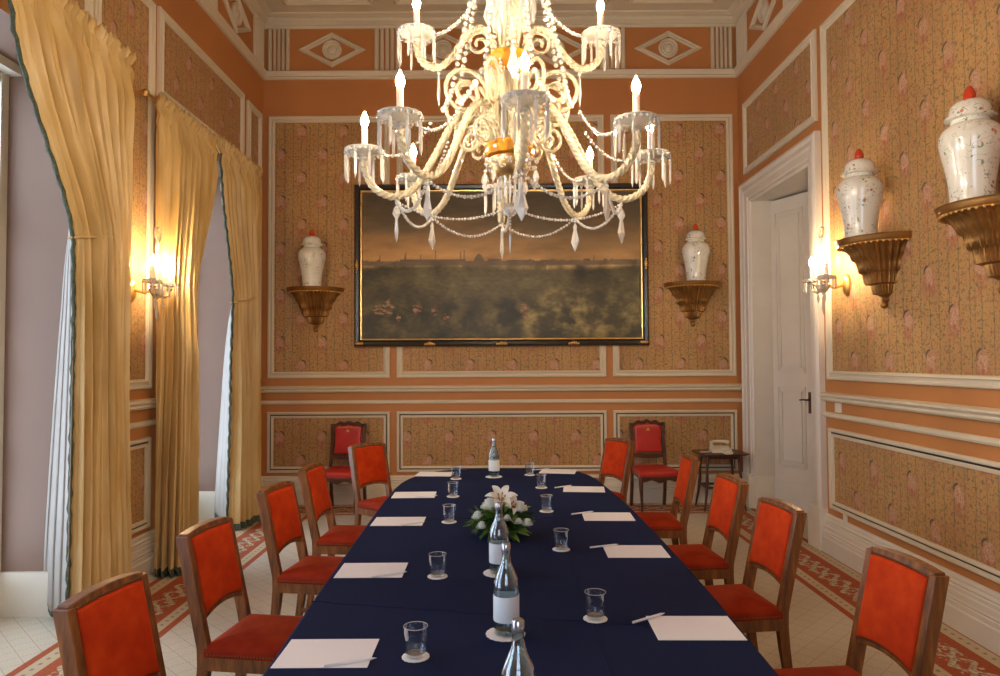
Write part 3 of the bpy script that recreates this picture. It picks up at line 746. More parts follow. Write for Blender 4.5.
b=MB(); b.smooth=True; b.tube([(.02,-.10,.03),(.0,-.16,.012),(.03,-.195,.006),(.08,-.19,.006),(.10,-.15,.01),(.09,-.10,.02)],.008,7).build('cable_loop',m_phone,ph)
# ---------------------------------------------------------------- jars on brackets
def bracket():
    t=thing('wall_bracket','','wall bracket')  # local: wall is the plane y=0, bracket grows toward -y
    prof=[(.02,-.46),(.035,-.445),(.03,-.425),(.06,-.405),(.085,-.40),(.095,-.365),(.10,-.335),(.135,-.325),(.145,-.29),(.15,-.25),(.172,-.24),(.182,-.20),(.192,-.16),(.215,-.145),(.228,-.11),(.25,-.075),(.285,-.048)]
    b=MB(); b.smooth=True
    b.lathe(prof,96,flute=34,fa=.05,a0=PI,a1=2*PI); o=b.build('fluted_body',m_gold,t)
    b=MB(); b.smooth=True; b.lathe([(.001,-.05),(.31,-.05),(.325,-.035),(.325,-.015),(.335,0),(.001,0)],48,a0=PI,a1=2*PI); b.build('shelf',m_gold,t)
    q=MB(); q.smooth=True
    for i in range(26):
        a=PI+PI*(i+.5)/26; q.ball((.312*math.cos(a),.312*math.sin(a),-.052),.010,6,4)
    q.tube([(.312*math.cos(PI+PI*i/40),.312*math.sin(PI+PI*i/40),-.048) for i in range(41)],.005,6)
    q.build('beaded_edge',m_goldb,t)
    q=MB(); q.smooth=True; q.ball((0,-.022,-.478),.026,12,8).build('drop_finial',m_gold,t)
    # flat back against the wall
    q=MB(); pr=[(r,z) for r,z in prof]; q.loft([[(-r,0,z) for r,z in pr]+[(r,0,z) for r,z in reversed(pr)],[(-r,-.004,z) for r,z in pr]+[(r,-.004,z) for r,z in reversed(pr)]]).build('back_plate',m_gold,t)
    return t
def jar():
    t=thing('temple_jar','','jar')
    b=MB(); b.smooth=True
    b.lathe([(.001,0),(.104,0),(.111,.006),(.108,.03),(.112,.10),(.124,.18),(.143,.27),(.156,.335),(.157,.37),(.147,.405),(.120,.435),(.098,.447),(.094,.475),(.085,.478),(.001,.478)],48).build('body',m_porc,t)
    b=MB(); b.smooth=True
    b.lathe([(.001,.470),(.118,.470),(.126,.476),(.124,.486),(.106,.492),(.104,.515),(.098,.545),(.080,.567),(.050,.58),(.02,.586),(.001,.587)],48).build('lid',m_porc,t)
    b=MB(); b.smooth=True
    b.lathe([(.012,.583),(.022,.588),(.030,.600),(.029,.618),(.022,.640),(.012,.658),(.001,.665)],16,flute=6,fa=.08).build('finial',m_fin,t)
    return t
bk,jr=bracket(),jar(); index_kids()
SP=[((-2.14,YB),0,'on the back wall left of the painting',2.49),((2.24,YB),0,'on the back wall right of the painting',2.53),((XR,5.06),-90,'on the right wall beside the door lamp',2.512),((XR,3.86),-90,'on the right wall, nearest the camera',2.500)]
for i,((x,y),a,w_,z) in enumerate(SP):
    rz=R(a); d=Vector((0,-1,0)); d.rotate(Matrix.Rotation(rz,3,'Z'))
    place(bk,i==0,(x+d.x*.006,y+d.y*.006,z),rz,'gilt fluted bracket '+w_,'gilt brackets holding the jars')
    place(jr,i==0,(x+d.x*.185,y+d.y*.185,z+.001),rz+i*1.7,'white lidded porcelain jar '+w_,'porcelain temple jars on brackets')
# ---------------------------------------------------------------- painting
pt=thing('painting','large dark landscape painting with a distant city, black frame, on the back wall','painting',(.02,YB-.04,2.755)); 
PW,PH=3.40,1.88
def fring(prof,mat,name):
    b=MB(); cs=[(-PW/2,-PH/2,1,1),(-PW/2,PH/2,1,-1),(PW/2,PH/2,-1,-1),(PW/2,-PH/2,-1,1)]
    secs=[[(x+sx*o,-d,z+sz*o) for o,d in prof] for x,z,sx,sz in cs]; b.loft(secs+[secs[0]],True,False).build(name,mat,pt)
fring([(0,-.03),(0,.03),(.02,.055),(.05,.05),(.07,.03),(.085,.02),(.085,-.01)],m_frameblk,'frame')
fring([(-.006,-.02),(-.006,.015),(.004,.018),(.004,-.02)],m_gold,'outer_gilt_edge')
fring([(.068,.02),(.072,.036),(.082,.034),(.088,.018),(.09,.0)],m_goldb,'inner_gilt_edge')
def orn(cs):
    b=MB(); b.smooth=True
    for x,z,q in cs: b.ball((x,-.05,z),q,8,6)
    b.build('gilt_ornament',m_goldb,pt)
for x,z in((-.83,-PH/2+.03),(0,-PH/2+.03),(.83,-PH/2+.03)): orn([(x+k*.026,z-.004*abs(k),.022-.004*abs(k)) for k in(-2,-1,0,1,2)])
for s_ in(-1,1):
    orn([(s_*(PW/2-.03),k*.026,.020-.004*abs(k)) for k in(-2,-1,0,1,2)])
    orn([(s_*(PW/2-.03-.02*q),-PH/2+.035,.018) for q in range(4)])
def canvas():
    NX,NY=300,166; rnd=random.Random(5)
    hor=.53
    sky=[]; x=0; tops=[]
    prof=[0]*(NX+1)
    i=0
    while i<=NX:
        w_=rnd.choice([1,2,3,5,7]); h=rnd.choice([.004,.008,.012,.018,.012]) ; 
        if rnd.random()<.10: w_,h=1,rnd.uniform(.035,.075)
        for k in range(i,min(NX+1,i+w_)): prof[k]=h
        i+=w_
    for k in range(120,132): prof[k]=max(prof[k],.05-.0013*(k-126)**2)   # a dome
    for k in range(46,110): prof[k]=max(prof[k],.018)
    cols=[]; vs=[]; fs=[]
    for j in range(NY+1):
        for i in range(NX+1):
            u,v=i/NX,j/NY; sk=v>hor; n1=noise.fractal((u*5,v*(9 if sk else 3.5),1),1,2,5); n2=noise.fractal((u*16,v*(22 if sk else 11),7),1,2,5); n3=noise.fractal((u*50,v*60,3),1,2,3)
            if v>hor+prof[i]*1.1-.01:
                t=(v-hor)/(1-hor); t*=.9+.5*n1
                g=math.exp(-((t-.03)/.34)**2)*(.6+.45*math.exp(-((u-.12)/.22)**2)+.35*math.exp(-((u-.52)/.2)**2))
                c=[.055+.34*g,.042+.18*g,.022+.055*g]; k=1+.45*n1+.15*n2; c=[q*k for q in c]
            elif v>hor-.035: c=[.115+.06*n2,.078+.04*n2,.045+.02*n2]
            else:
                t=v/hor
                c=[.040+.045*n1,.034+.034*n1,.014+.014*n1]
                riv=math.exp(-((v-(.50+.015*math.sin(u*7)))/.02)**2)*(1 if (u<.36 or u>.66) else .35)*(.75+.5*n2)
                c=[c[0]+.30*max(0,riv),c[1]+.20*max(0,riv),c[2]+.08*max(0,riv)]
                hl=max(0,n2+.15)*math.exp(-((v-.14)/.16)**2)*(.25+.9*math.exp(-((u-.75)/.22)**2))
                c=[q*(1+.5*n2) for q in c]; c=[c[0]+.26*hl,c[1]+.19*hl,c[2]+.06*hl]
                mid=math.exp(-((v-.36)/.1)**2)*math.exp(-((u-.5)/.3)**2); c=[c[0]+.05*mid,c[1]+.04*mid,c[2]+.018*mid]
                # dark trees in the middle ground
                tr=math.exp(-((u-.78)/.03)**2)*math.exp(-((v-.43)/.10)**2)+.8*math.exp(-((u-.07)/.03)**2)*math.exp(-((v-.5)/.04)**2)
                c=[q*(1-.75*min(1,tr)) for q in c]
                # small red and pale figures in the foreground
                for fu,fv,fw,fh in((.06,.19,.022,.035),(.10,.22,.012,.05),(.20,.20,.018,.035),(.26,.19,.012,.03),(.30,.15,.01,.03),(.58,.18,.010,.05),(.13,.14,.01,.03)):
                    e=((u-fu)/fw)**2+((v-fv)/fh)**2
                    if e<1+n2 and n3>-.05: c=[lerp(c[0],.20,.75),lerp(c[1],.065,.6),lerp(c[2],.025,.6)] if n3<.22 else [.20,.14,.08]
                c=[q*(1+.35*n3) for q in c]
            cols.append([max(0.004,q*1.45) for q in c]+[1]); vs.append((-PW/2+.085+(PW-.17)*u,0,-PH/2+.085+(PH-.17)*v))
    for j in range(NY):
        for i in range(NX): a=j*(NX+1)+i; fs.append((a,a+1,a+NX+2,a+NX+1))
    b=MB().add(vs,fs); o=b.build('canvas',None or m_black,pt)
    ca=o.data.color_attributes.new('paint','FLOAT_COLOR','POINT')
    for k,c in enumerate(cols): ca.data[k].color=c
    n=NT('oil_paint'); a=n.node('ShaderNodeAttribute',attribute_name='paint'); n.set(Base_Color=a.outputs['Color'],Roughness=.45); n.bump(n.noise(n.coord(),40,3),.1,.003)
    o.data.materials[0]=n.m; o.location=(0,-.005,0)
canvas(); bb=MB().box(-PW/2+.02,PW/2-.02,.0,.03,-PH/2+.02,PH/2-.02).build('backing_board',m_dkwood,pt)
# ---------------------------------------------------------------- crystal pieces
def drop_mesh(kind):
    b=MB()
    def oct_(secs):  # faceted lozenge
        b.loft([[(x*w_,y*d,z) for x,y in ((-1,0),(-.5,-.8),(.5,-.8),(1,0),(.5,.8),(-.5,.8))] for w_,d,z in secs])
    if kind=='prism':
        b.ball((0,0,-.006),.006,6,4)
        b.loft([[(r*math.cos(a),r*math.sin(a),z) for a in (0,2.1,4.2)] for r,z in((.003,-.012),(.0065,-.018),(.0065,-.10),(.001,-.118))])
    elif kind=='spear':
        b.ball((0,0,-.008),.008,6,4)
        oct_([(.003,.003,-.018),(.012,.006,-.035),(.009,.006,-.05),(.024,.009,-.105),(.001,.001,-.150)])
    elif kind=='almond':
        b.ball((0,0,-.006),.007,6,4); oct_([(.002,.002,-.014),(.012,.007,-.030),(.017,.009,-.050),(.001,.001,-.078)])
    elif kind=='needle':
        for k in range(5): b.ball((0,0,-.008-.013*k),.0055,6,4)
        oct_([(.002,.002,-.07),(.005,.004,-.085),(.004,.003,-.13),(.001,.001,-.155)])
    return b
def garland(p,q,sag,r=.008,n=None,prof=None):
    p,q=Vector(p),Vector(q); L=(q-p).length+sag*1.2; n=n or max(4,int(L/(r*2.15))); b=MB(); b.smooth=False
    for i in range(n+1):
        t=i/n; c=p.lerp(q,t); c.z-=sag*4*t*(1-t); b.ball(c,r*(1 if i%2 else .8),7,5)
    return b
PR={k:None for k in('prism','spear','almond','needle')}
def hang(kind,loc,parent,name=None,rz=0):
    if PR[kind] is None:
        o=drop_mesh(kind).build(name or kind,m_crystal,parent); PR[kind]=o.data
    else:
        o=bpy.data.objects.new(name or kind,PR[kind]); C.objects.link(o); o.parent=parent
    o.name=name or kind; o.location=loc; o.rotation_euler=(0,0,rz); return o
def spline(pts,n):
    P=[Vector(p) for p in pts]; out=[]; m=len(P)-1
    for i in range(n+1):
        t=i/n*m; k=min(int(t),m-1); u=t-k; a,b_,c,d=P[max(k-1,0)],P[k],P[k+1],P[min(k+2,m)]
        out.append(.5*((2*b_)+(c-a)*u+(2*a-5*b_+4*c-d)*u*u+(3*b_-a-3*c+d)*u**3))
    return out
def candle_set(arm,x,z,bulbmat,s_=1.0,prisms=8,rb=.079,y=0):
    b=MB(); b.smooth=True
    b.lathe([(.012,z-.03),(.022,z-.02),(.012,z-.008),(.03,z),(rb*.8,z+.004),(rb,z+.014),(rb*1.02,z+.018),(rb,z+.020),(rb*.78,z+.012),(.02,z+.008),(.018,z+.03)],32,(x,y,0),16,.03); b.build('bobeche',m_crystal,arm)
    b=MB(); b.smooth=False
    for k in range(22):
        a=2*PI*k/22; b.ball((x+rb*.98*math.cos(a),y+rb*.98*math.sin(a),z+.006),.0075,6,4)
        b.ball((x+rb*.70*math.cos(a+.1),y+rb*.70*math.sin(a+.1),z+.016),.006,5,4)
    b.build('bead_rim',m_crystal,arm)
    b=MB(); b.smooth=True; b.lathe([(.001,z+.02),(.013,z+.02),(.013,z+.108),(.006,z+.112),(.001,z+.112)],12,(x,y,0)).build('candle',m_candle,arm)
    b=MB(); b.smooth=True; b.lathe([(.001,z+.108),(.006,z+.110),(.0150,z+.128),(.0160,z+.140),(.011,z+.156),(.004,z+.170),(.001,z+.178)],12,(x,y,0)).build('bulb',bulbmat,arm)
    for k in range(prisms):
        a=2*PI*(k+.5)/prisms; hang('prism',(x+rb*.98*math.cos(a),y+rb*.98*math.sin(a),z+.002),arm,'prism',a)
CX,CY=.045,2.9
cz=thing('chandelier','large twisted glass chandelier with lit candle bulbs hanging over the table','chandelier',(CX,CY,0))
def at(r,a,z): return (r*math.cos(a),r*math.sin(a),z)
# central stem
b=MB(); b.smooth=True
b.lathe([(.004,2.46),(.05,2.47),(.03,2.50),(.035,2.54),(.022,2.57),(.030,2.62),(.042,2.70),(.036,2.78),(.024,2.86),(.03,2.90),(.05,2.93),(.03,2.98),(.040,3.04),(.066,3.14),(.080,3.24),(.072,3.32),(.035,3.38),(.05,3.44),(.025,3.5),(.06,3.62),(.05,3.70),(.01,3.74)],36,flute=12,fa=.07)
b.build('stem',m_rope,cz)
b=MB(); b.smooth=True; b.lathe([(.02,2.855),(.045,2.86),(.078,2.885),(.088,2.905),(.084,2.928),(.06,2.932),(.02,2.925)],40,flute=10,fa=.03).build('amber_dish',m_amber,cz)
b=MB(); b.smooth=True; b.lathe([(.02,2.488),(.07,2.49),(.096,2.50),(.102,2.52),(.10,2.545),(.092,2.552),(.02,2.553)],40,flute=12,fa=.04).build('amber_hub',m_amber,cz)
b=MB(); b.smooth=True; b.lathe([(.004,2.40),(.04,2.405),(.075,2.43),(.09,2.465),(.085,2.49),(.02,2.49)],32).build('lower_cup',m_brass,cz)
b=MB()
rr=random.Random(3)
for k in range(90):
    a=rr.uniform(0,2*PI); t=rr.random(); r_=.03+.085*t; b.ball(at(r_,a,2.465-.05*(1-t)+rr.uniform(-.012,.02)),rr.uniform(.007,.012),6,4)
b.build('bead_cluster',m_crystal,cz)
b=MB(); b.ball((0,0,2.275),.030,10,7).build('crystal_ball',m_crystal,cz)
hang('needle',(0,0,2.25),cz,'needle_drop')
b=MB(); b.smooth=True; b.tube([(0,0,2.30),(0,0,2.42)],.005,6).build('lower_rod',m_brass,cz)
for k in range(12):
    a=2*PI*k/12; hang('prism',at(.045,a,2.425),cz,'stem_prism',a)
for k in range(8):
    a=2*PI*k/8+.2; hang('almond',at(.105+.02*(k%2),a,2.44),cz,'almond_drop',a)
# glass spikes standing round the stem
for zb,n_,r_,h in((2.56,8,.045,.30),(2.97,8,.04,.30)):
    for k in range(n_):
        a=2*PI*(k+.5)/n_; q=MB(); q.smooth=True
        q.tube([at(r_,a,zb),at(r_+.012,a,zb+h*.35),at(r_+.016,a,zb+h*.75),at(r_+.01,a,zb+h)],[.006,.013,.012,.003],8,4,.15,90).build('glass_spike',m_rope,cz)
# beaded columns between the tiers
b=MB()
for k in range(6):
    a=2*PI*k/6
    for j in range(22): b.ball(at(.075-.02*math.sin(j/21*PI),a,2.56+j*.0155),.0075,6,4)
b.build('beaded_column',m_crystal,cz)
# arms
def lower_arm():
    o=MB(); o.smooth=True
    pts=spline([(.075,0,2.53),(.10,0,2.62),(.155,0,2.685),(.235,0,2.635),(.31,0,2.50),(.385,0,2.375),(.47,0,2.325),(.555,0,2.355),(.597,0,2.43),(.60,0,2.50)],220)
    o.tube(pts,.0138,16,4,.20,260); return o
def upper_arm():
    o=MB(); o.smooth=True
    pts=spline([(.06,0,2.925),(.075,0,2.99),(.12,0,3.04),(.18,0,3.01),(.235,0,2.925),(.295,0,2.875),(.355,0,2.89),(.385,0,2.94),(.387,0,2.995)],180)
    o.tube(pts,.0135,16,4,.22,280); return o
def scroll(r0,z0,rad,turns,flip=1,th=.008):
    # a glass scroll rising from the hub and curling outward
    pts=[]; n=60; cx,czz=r0,z0
    for i in range(n+1):
        t=i/n; a=-PI*.55+flip*0+t*turns*2*PI; q=rad*(1-.82*t)
        pts.append((cx-q*math.cos(a)*-1*flip if False else cx+q*math.cos(PI*1.15-t*turns*2*PI),0,czz+q*math.sin(PI*1.15-t*turns*2*PI)))
    pts=[(.06,0,z0-rad*1.1),(.075,0,z0-rad*.8)]+pts[2:]
    o=MB(); o.smooth=True; o.tube(spline(pts,120),th,8,3,.12,150); return o
def inst(src,parent,rz,name):
    o=bpy.data.objects.new(name,src.data); C.objects.link(o); o.parent=parent; o.rotation_euler=(0,0,rz); return o
def build_arms(meshf,n,a0,r,z,name,prisms):
    first=meshf().build(name,m_rope,cz); first.rotation_euler=(0,0,a0)
    candle_set(first,r,z,m_bulb,1,prisms)
    kids=[o for o in C.objects if o.parent==first]
    for k in range(1,n):
        a=a0+2*PI*k/n; c=first.copy(); C.objects.link(c); c.rotation_euler=(0,0,a)
        for g in kids: d=g.copy(); C.objects.link(d); d.parent=c
A0=R(-86); U0=R(-88)
build_arms(lower_arm,8,A0,.60,2.50,'lower_arm',8)
build_arms(upper_arm,4,U0,.387,3.005,'upper_arm',8)
# scrolls
def rings(src_b,n,a0,name):
    s0=src_b.build(name,m_rope,cz); s0.rotation_euler=(0,0,a0)
    for k in range(1,n): inst(s0,cz,a0+2*PI*k/n,name)
def scroll_mesh(p0,c,rad,turns,th,start=PI):
    # starts at p0 on the stem, arcs over the centre c and winds inward
    pts=[p0]; n=48
    for i in range(n+1):
        t=i/n; a=start-t*turns*2*PI; q=rad*(1-.80*t); pts.append((c[0]+q*math.cos(a),0,c[1]+q*math.sin(a)))
    o=MB(); o.smooth=True; o.tube(spline(pts,150),th,8,3,.10,150); return o
rings(scroll_mesh((.07,0,2.55),(.205,2.735),.105,1.75,.0085,PI*.95),8,A0+PI/8,'large_scroll')
rings(scroll_mesh((.075,0,2.50),(.165,2.565),.062,1.6,.0075,PI*.9),8,A0,'small_scroll')
rings(scroll_mesh((.05,0,2.93),(.125,2.975),.055,1.6,.007,PI*.95),4,U0,'upper_scroll')
# drops under the arms
for k in range(8):
    a=A0+2*PI*k/8
    hang('spear' if k%2 else 'almond',at(.47,a,2.305),cz,'arm_drop',a+PI/2 if k%2 else a)
    hang('spear',at(.47,a,2.285),cz,'spear_drop',PI*.1*k) if not k%2 else None
    q=at(.47,a,2.31); q2=at(.47,a+2*PI/8,2.31)
    garland(q,q2,.075,.0075).build('lower_garland',m_crystal,cz)
    if k%2==0: garland(at(.47,a,2.305),at(.03,a,2.275),.055,.0065).build('inner_garland',m_crystal,cz)
    garland(at(.60-.08,a,2.50),at(.33,a+.12,2.62),.05,.0075).build('arm_garland',m_crystal,cz)
for k in range(4):
    a=U0+2*PI*k/4
    hang('spear',at(.295,a,2.86),cz,'upper_drop',a+PI/2)
    garland(at(.30,a,3.015),at(.07,a+.1,3.30),.06,.0085).build('upper_garland',m_crystal,cz)
    # long bead falls from the top down to the lower arms
    for da in(.32,-.45):
        garland(at(.07,a+da,3.55),at(.24,a+da,2.80),-.02,.0120).build('bead_fall',m_crystal,cz)
        garland(at(.24,a+da,2.80),at(.31,a+da*1.6,2.64),.02,.0120).build('bead_fall',m_crystal,cz)
for k in range(8):
    a=2*PI*k/8; hang('spear',at(.085,a,3.20),cz,'crown_drop',a)
b=MB(); b.smooth=True
b.lathe([(.02,3.68),(.05,3.72),(.02,3.78),(.012,3.80),(.012,5.50)],12).build('hanging_rod',m_brass,cz)
b=MB(); b.smooth=True; b.lathe([(.01,5.46),(.05,5.5),(.10,5.62),(.13,5.695),(.01,5.696)],32).build('ceiling_canopy',m_brass,cz)
# ---------------------------------------------------------------- wall sconces
def sconce():
    t=thing('wall_sconce','','wall lamp')   # wall plane y=0, grows to -y
    b=MB(); b.smooth=True
    b.loft([[(.045*math.cos(a)*k,-d,.075*math.sin(a)*k) for a in [2*PI*i/20 for i in range(20)]] for k,d in((1,0),(1,.012),(.75,.025),(.45,.03))]).build('back_plate',m_goldb,t)
    b=MB(); b.smooth=True; b.tube([(0,-.02,0),(0,-.09,-.02),(0,-.15,.0),(0,-.17,.03)],.010,8)
    b.build('bracket_arm',m_goldb,t)
    b=MB(); b.smooth=True; b.lathe([(.004,-.06),(.03,-.04),(.05,.0),(.03,.02),(.012,.05),(.010,.10),(.018,.14),(.008,.20),(.015,.26),(.004,.34)],16,(0,-.17,0),6,.1).build('centre_spindle',m_crystal,t)
    q=MB(); q.smooth=True   # looped glass crook at the top
    q.tube([(.02*math.cos(a)*1.8,-.17,.35+.045*math.sin(a)) for a in [PI*1.2-i*.33 for i in range(18)]],.007,8,3,.1,150).build('crook',m_rope,t)
    for s_ in(-1,1):
        q=MB(); q.smooth=True
        q.tube(spline([(0,-.17,.0),(s_*.04,-.18,-.045),(s_*.09,-.19,-.03),(s_*.11,-.195,.02)],24),.009,10,4,.15,150); ar=q.build('arm',m_rope,t)
        candle_set(ar,s_*.11,.03,m_bulb2,1,8,.055,-.195)
        for ch in [o for o in C.objects if o.parent==ar and o.name.startswith('prism')]: ch.scale=(.8,.8,.62)
    hang('spear',(0,-.17,-.055),t,'spear_drop'); hang('almond',(.05,-.18,-.045),t,'almond_drop'); hang('almond',(-.05,-.18,-.045),t,'almond_drop')
    for s_ in(-1,1): garland((0,-.17,.34),(s_*.11,-.195,.05),.04,.0065).build('bead_swag',m_crystal,t)
    return t
sc_=sconce(); index_kids(); sc_.scale=(1.18,1.18,1.18)
place(sc_,True,(XL+.008,5.22,2.19),R(90),'lit crystal wall lamp on the left wall between the curtains','crystal wall lamps')
place(sc_,False,(XR-.008,5.62,2.24),R(-90),'lit crystal wall lamp on the right wall beside the door','crystal wall lamps')
# ---------------------------------------------------------------- on the table
PAP=[(-.530,2.16,0,'left','nearest'),(-.548,3.00,.5,'left','second'),(-.565,3.90,0,'left','third'),(-.572,4.66,1.5,'left','fourth'),(-.515,5.50,-5,'left','farthest'),
(.638,2.345,-1,'right','nearest'),(.622,3.27,-1,'right','second'),(.605,3.99,-2,'right','third'),(.570,4.83,-6,'right','fourth'),(.458,5.60,-12,'right','farthest')]
pp=tag(MB().box(-.14,.14,-.103,.103,0,.0018).build('paper_sheet',m_paper),'x','paper')
pc=thing('pencil','','pencil')
b=MB(); b.smooth=True; b.tube([(-.075,0,.0045),(.060,0,.0045)],.0042,6).build('barrel',m_pen,pc)
b=MB(); b.smooth=True; b.tube([(.060,0,.0045),(.078,0,.0045)],[.0042,.0008],6).build('tip',m_pen,pc)
index_kids()
for i,(x,y,a,s_,o_) in enumerate(PAP):
    c=pp if i==0 else pp.copy()
    if i: C.objects.link(c)
    c.location=(x,y,ZT+.0003); c.rotation_euler=(0,0,R(a)); tag(c,'%s white paper sheet on the %s side of the navy table'%(o_,s_),None,'note paper laid at each place')
    if s_=='left': px,py,pa=x+.085,y-.078,20+8*(i%3)
    else: px,py,pa=x-.135,y+.075,22+6*(i%3)
    place(pc,i==0,(px,py,ZT+.0025),R(pa),'white pencil lying across the %s paper sheet on the %s side'%(o_,s_),'white pencils on the papers')
def doily(r,n,name):
    b=MB(); b.smooth=True; k=n*6
    def rg(q,z): return [(q*(1+.045*abs(math.cos(n/2*2*PI*i/k)))*math.cos(2*PI*i/k),q*(1+.045*abs(math.cos(n/2*2*PI*i/k)))*math.sin(2*PI*i/k),z) for i in range(k)]
    b.loft([rg(r,.0),rg(r,.0022),rg(r*.9,.0032),rg(r*.3,.0028),rg(r*.02,.0028)]); return b.build(name,m_doily)
GL=[(-.258,2.13,'nearest','left'),(-.262,2.91,'second','left'),(-.285,3.88,'third','left'),(-.312,4.60,'fourth','left'),(-.335,5.28,'farthest','left'),
(.322,2.43,'nearest','right'),(.282,3.31,'second','right'),(.268,4.14,'third','right'),(.282,4.90,'fourth','right'),(.225,5.44,'farthest','right')]
gd=tag(doily(.040,16,'coaster'),'','coaster')
gt=thing('tumbler','','glass')
b=MB(); b.smooth=True
b.lathe([(.001,.0),(.028,.0),(.030,.003),(.0335,.045),(.0365,.088),(.0355,.0885),(.0325,.045),(.0290,.012),(.001,.011)],32).build('glass_body',m_clear,gt)
b=MB(); b.smooth=True; b.lathe([(.001,.0015),(.027,.0015),(.028,.004),(.0275,.010),(.001,.0105)],24).build('thick_base',m_crystal,gt)
b=MB(); b.smooth=True; b.tube([(.036*math.cos(2*PI*i/32),.036*math.sin(2*PI*i/32),.0885) for i in range(33)],.0012,6).build('rim',m_crystal,gt)
index_kids()
for i,(x,y,o_,s_) in enumerate(GL):
    c=gd if i==0 else gd.copy()
    if i: C.objects.link(c)
    c.location=(x,y,ZT+.0002); tag(c,'round white coaster under the %s glass on the %s side'%(o_,s_),None,'coasters under the glasses')
    place(gt,i==0,(x,y,ZT+.0036),0,'%s clear glass tumbler on the %s side of the table'%(o_,s_),'water tumblers')
BT=[(.038,1.63,'nearest','cut by the bottom edge of the picture'),(.016,2.30,'second','between the nearest glasses'),(-.008,2.95,'third','in front of the white flowers'),(-.050,5.36,'farthest','behind the white flowers')]
bd=tag(doily(.062,18,'bottle_doily'),'','doily')
bt=thing('water_bottle','','bottle')
b=MB(); b.smooth=True
b.lathe([(.001,.006),(.030,.0),(.038,.002),(.0415,.010),(.0415,.150),(.0400,.168),(.0345,.188),(.0250,.208),(.0175,.226),(.0145,.244),(.0135,.262),(.0145,.265),(.0145,.272),(.0135,.275),(.0125,.275),(.0125,.262),(.0133,.244),(.0160,.226),(.0235,.208),(.033,.187),(.0385,.167),(.0400,.150),(.0400,.012),(.001,.009)],40).build('glass_body',m_bottle,bt)
b=MB(); b.smooth=True; b.lathe([(.001,.010),(.0392,.0125),(.0392,.150),(.0377,.166),(.0322,.186),(.0230,.206),(.0165,.222),(.001,.222)],32).build('water',m_water,bt)
b=MB(); b.smooth=True; b.lathe([(.0422,.045),(.0425,.046),(.0425,.125),(.0422,.126)],40); b.build('label',m_label,bt)
b=MB(); b.smooth=True; b.lathe([(.001,.290),(.0125,.290),(.015,.286),(.0155,.268),(.0148,.262),(.0140,.262)],24,flute=12,fa=.03).build('cap',m_cap,bt)
index_kids()
for i,(x,y,o_,w_) in enumerate(BT):
    c=bd if i==0 else bd.copy()
    if i: C.objects.link(c)
    c.location=(x-.003,y+.002,ZT+.0002); tag(c,'scalloped white doily under the %s water bottle'%o_,None,'doilies under the bottles')
    place(bt,i==0,(x,y,ZT+.0036),R(20*i),'%s glass water bottle with white label, %s'%(o_,w_),'glass water bottles')
# ---------------------------------------------------------------- flowers
fl=thing('flower_arrangement','low arrangement of white flowers and green leaves in the middle of the table','flower arrangement',(.0,3.56,ZT))
rnd=random.Random(11)
def leaf(b,base,d,L,w_,droop):
    d=Vector(d).normalized(); side=d.cross(Vector((0,0,1)))
    side=side.normalized() if side.length>.05 else Vector((1,0,0)); side.rotate(Matrix.Rotation(rnd.uniform(-.6,.6),3,d)); up=side.cross(d)
    rows=[]; n=7
    for i in range(n+1):
        t=i/n; p=Vector(base)+d*L*t+Vector((0,0,-droop*t*t)); ww=w_*math.sin(PI*min(1,t*.92+.06))**.8
        rows.append([p-side*ww+up*ww*.35,p,p+side*ww+up*ww*.35])
    for r_ in rows:
        for q in r_: q.z=max(q.z,.004)
    b.loft(rows,False,False)
def foliage(n,mat,name,seed):
    rnd.seed(seed); b=MB(); b.smooth=True
    for k in range(n):
        a=rnd.uniform(0,2*PI); e=rnd.uniform(-.05,1.3); r0=rnd.uniform(.0,.09)
        base=(r0*math.cos(a),r0*math.sin(a)*.9,.03+rnd.uniform(0,.07))
        leaf(b,base,(math.cos(a)*math.cos(e),math.sin(a)*math.cos(e),math.sin(e)*.75),rnd.uniform(.06,.13),rnd.uniform(.009,.018),rnd.uniform(.0,.05))
    return b.build(name,mat,fl)
foliage(300,m_leaf,'foliage',2); foliage(90,m_leaf2,'light_foliage',6)
b=MB(); b.smooth=True; b.lathe([(.001,0),(.06,0),(.075,.02),(.07,.04),(.001,.045)],20).build('dish',m_leaf,fl)
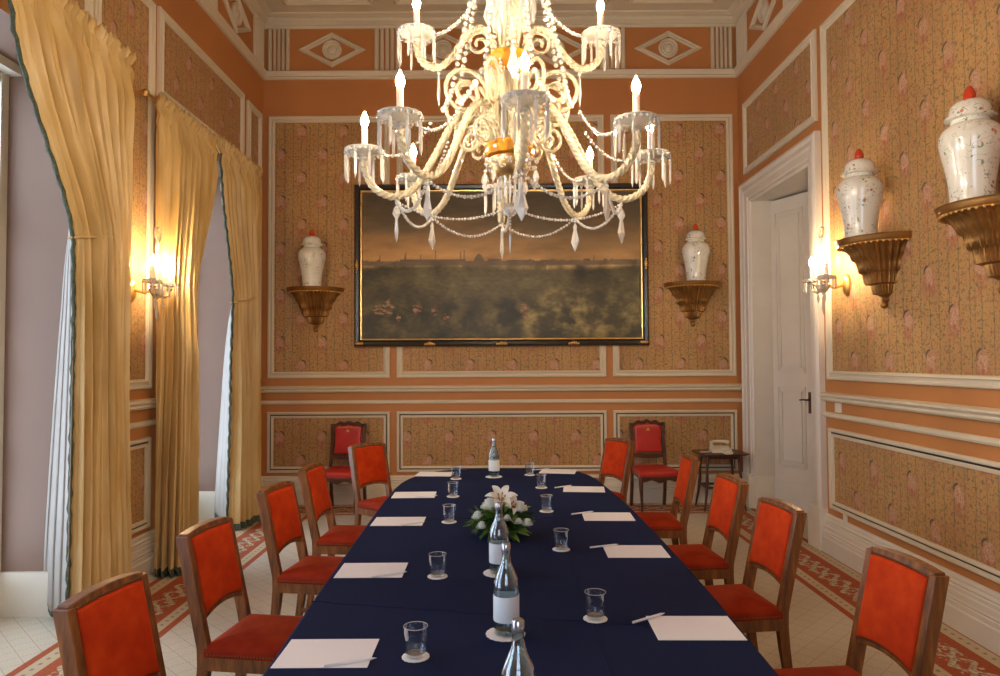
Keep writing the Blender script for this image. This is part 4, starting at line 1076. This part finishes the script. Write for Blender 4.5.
def rose(c,r,tilt):
    b=MB(); b.smooth=True; c=Vector(c)
    for ring_,(n,rr_,h,o_) in enumerate(((3,.35,.9,.1),(5,.6,.8,.45),(6,.85,.55,.8),(7,1.0,.3,1.0))):
        for k in range(n):
            a=2*PI*k/n+ring_*.6; rows=[]
            for i in range(5):
                t=i/4; row=[]
                for j in range(5):
                    s_=(j-2)/2; aa=a+s_*(PI/n*1.25); q=r*rr_*(.35+.65*math.sin(t*PI*.5)+.12*o_*t); z=r*(t*h*1.5-.45-.25*o_*s_*s_*t)
                    row.append(c+Vector((q*math.cos(aa),q*math.sin(aa),z)))
                rows.append(row)
            b.loft(rows,False,False)
    b.ball(c,r*.33,8,6,1.3); return b.build('rose',m_petal,fl)
for c,r in (((-.055,-.05,.165),.042),((.095,-.035,.150),.036),((-.115,-.06,.115),.028),((-.095,-.10,.075),.026),((.13,-.085,.085),.026),((.085,-.10,.095),.022),((.05,.06,.16),.03),((-.02,.09,.12),.03),((.03,-.11,.115),.020)):
    rose(c,r,0)
def lily(c,L,ax):
    b=MB(); b.smooth=True; ax=Vector(ax).normalized(); q=ax.to_track_quat('Z','Y')
    for k in range(6):
        a=2*PI*k/6; rows=[]
        for i in range(9):
            t=i/8; rr_=L*(.12+.85*t**1.6); z=L*(.75*math.sin(t*PI*.62)-.12*t**3); ww=L*.24*math.sin(PI*min(1,t*.9+.08))**.8; row=[]
            for j in(-1,-.5,0,.5,1):
                p=Vector((rr_*math.cos(a)-j*ww*math.sin(a),rr_*math.sin(a)+j*ww*math.cos(a),z+.05*L*abs(j))); p.rotate(q); row.append(Vector(c)+p)
            rows.append(row)
        b.loft(rows,False,False)
    o=b.build('lily',m_petal,fl)
    s_=MB(); s_.smooth=True
    for k in range(5):
        a=2*PI*k/5; p=Vector((L*.22*math.cos(a),L*.22*math.sin(a),L*.62)); p.rotate(q); s_.tube([c,Vector(c)+p],.0015,5); s_.ball(Vector(c)+p,.004,6,4,1.6)
    s_.build('stamen',m_amber,o)
lily((.0,-.02,.170),.085,(.05,-.55,.8)); lily((.045,-.03,.150),.06,(.5,-.6,.55))
b=MB(); b.smooth=True
for c,d in (((-.01,0,.0),(-.02,-.02,.18)),((.04,0,0),(.09,-.03,.15)),((-.03,0,0),(-.11,-.05,.11))): b.tube([c,d],.003,6)
b.build('stem',m_leaf,fl)
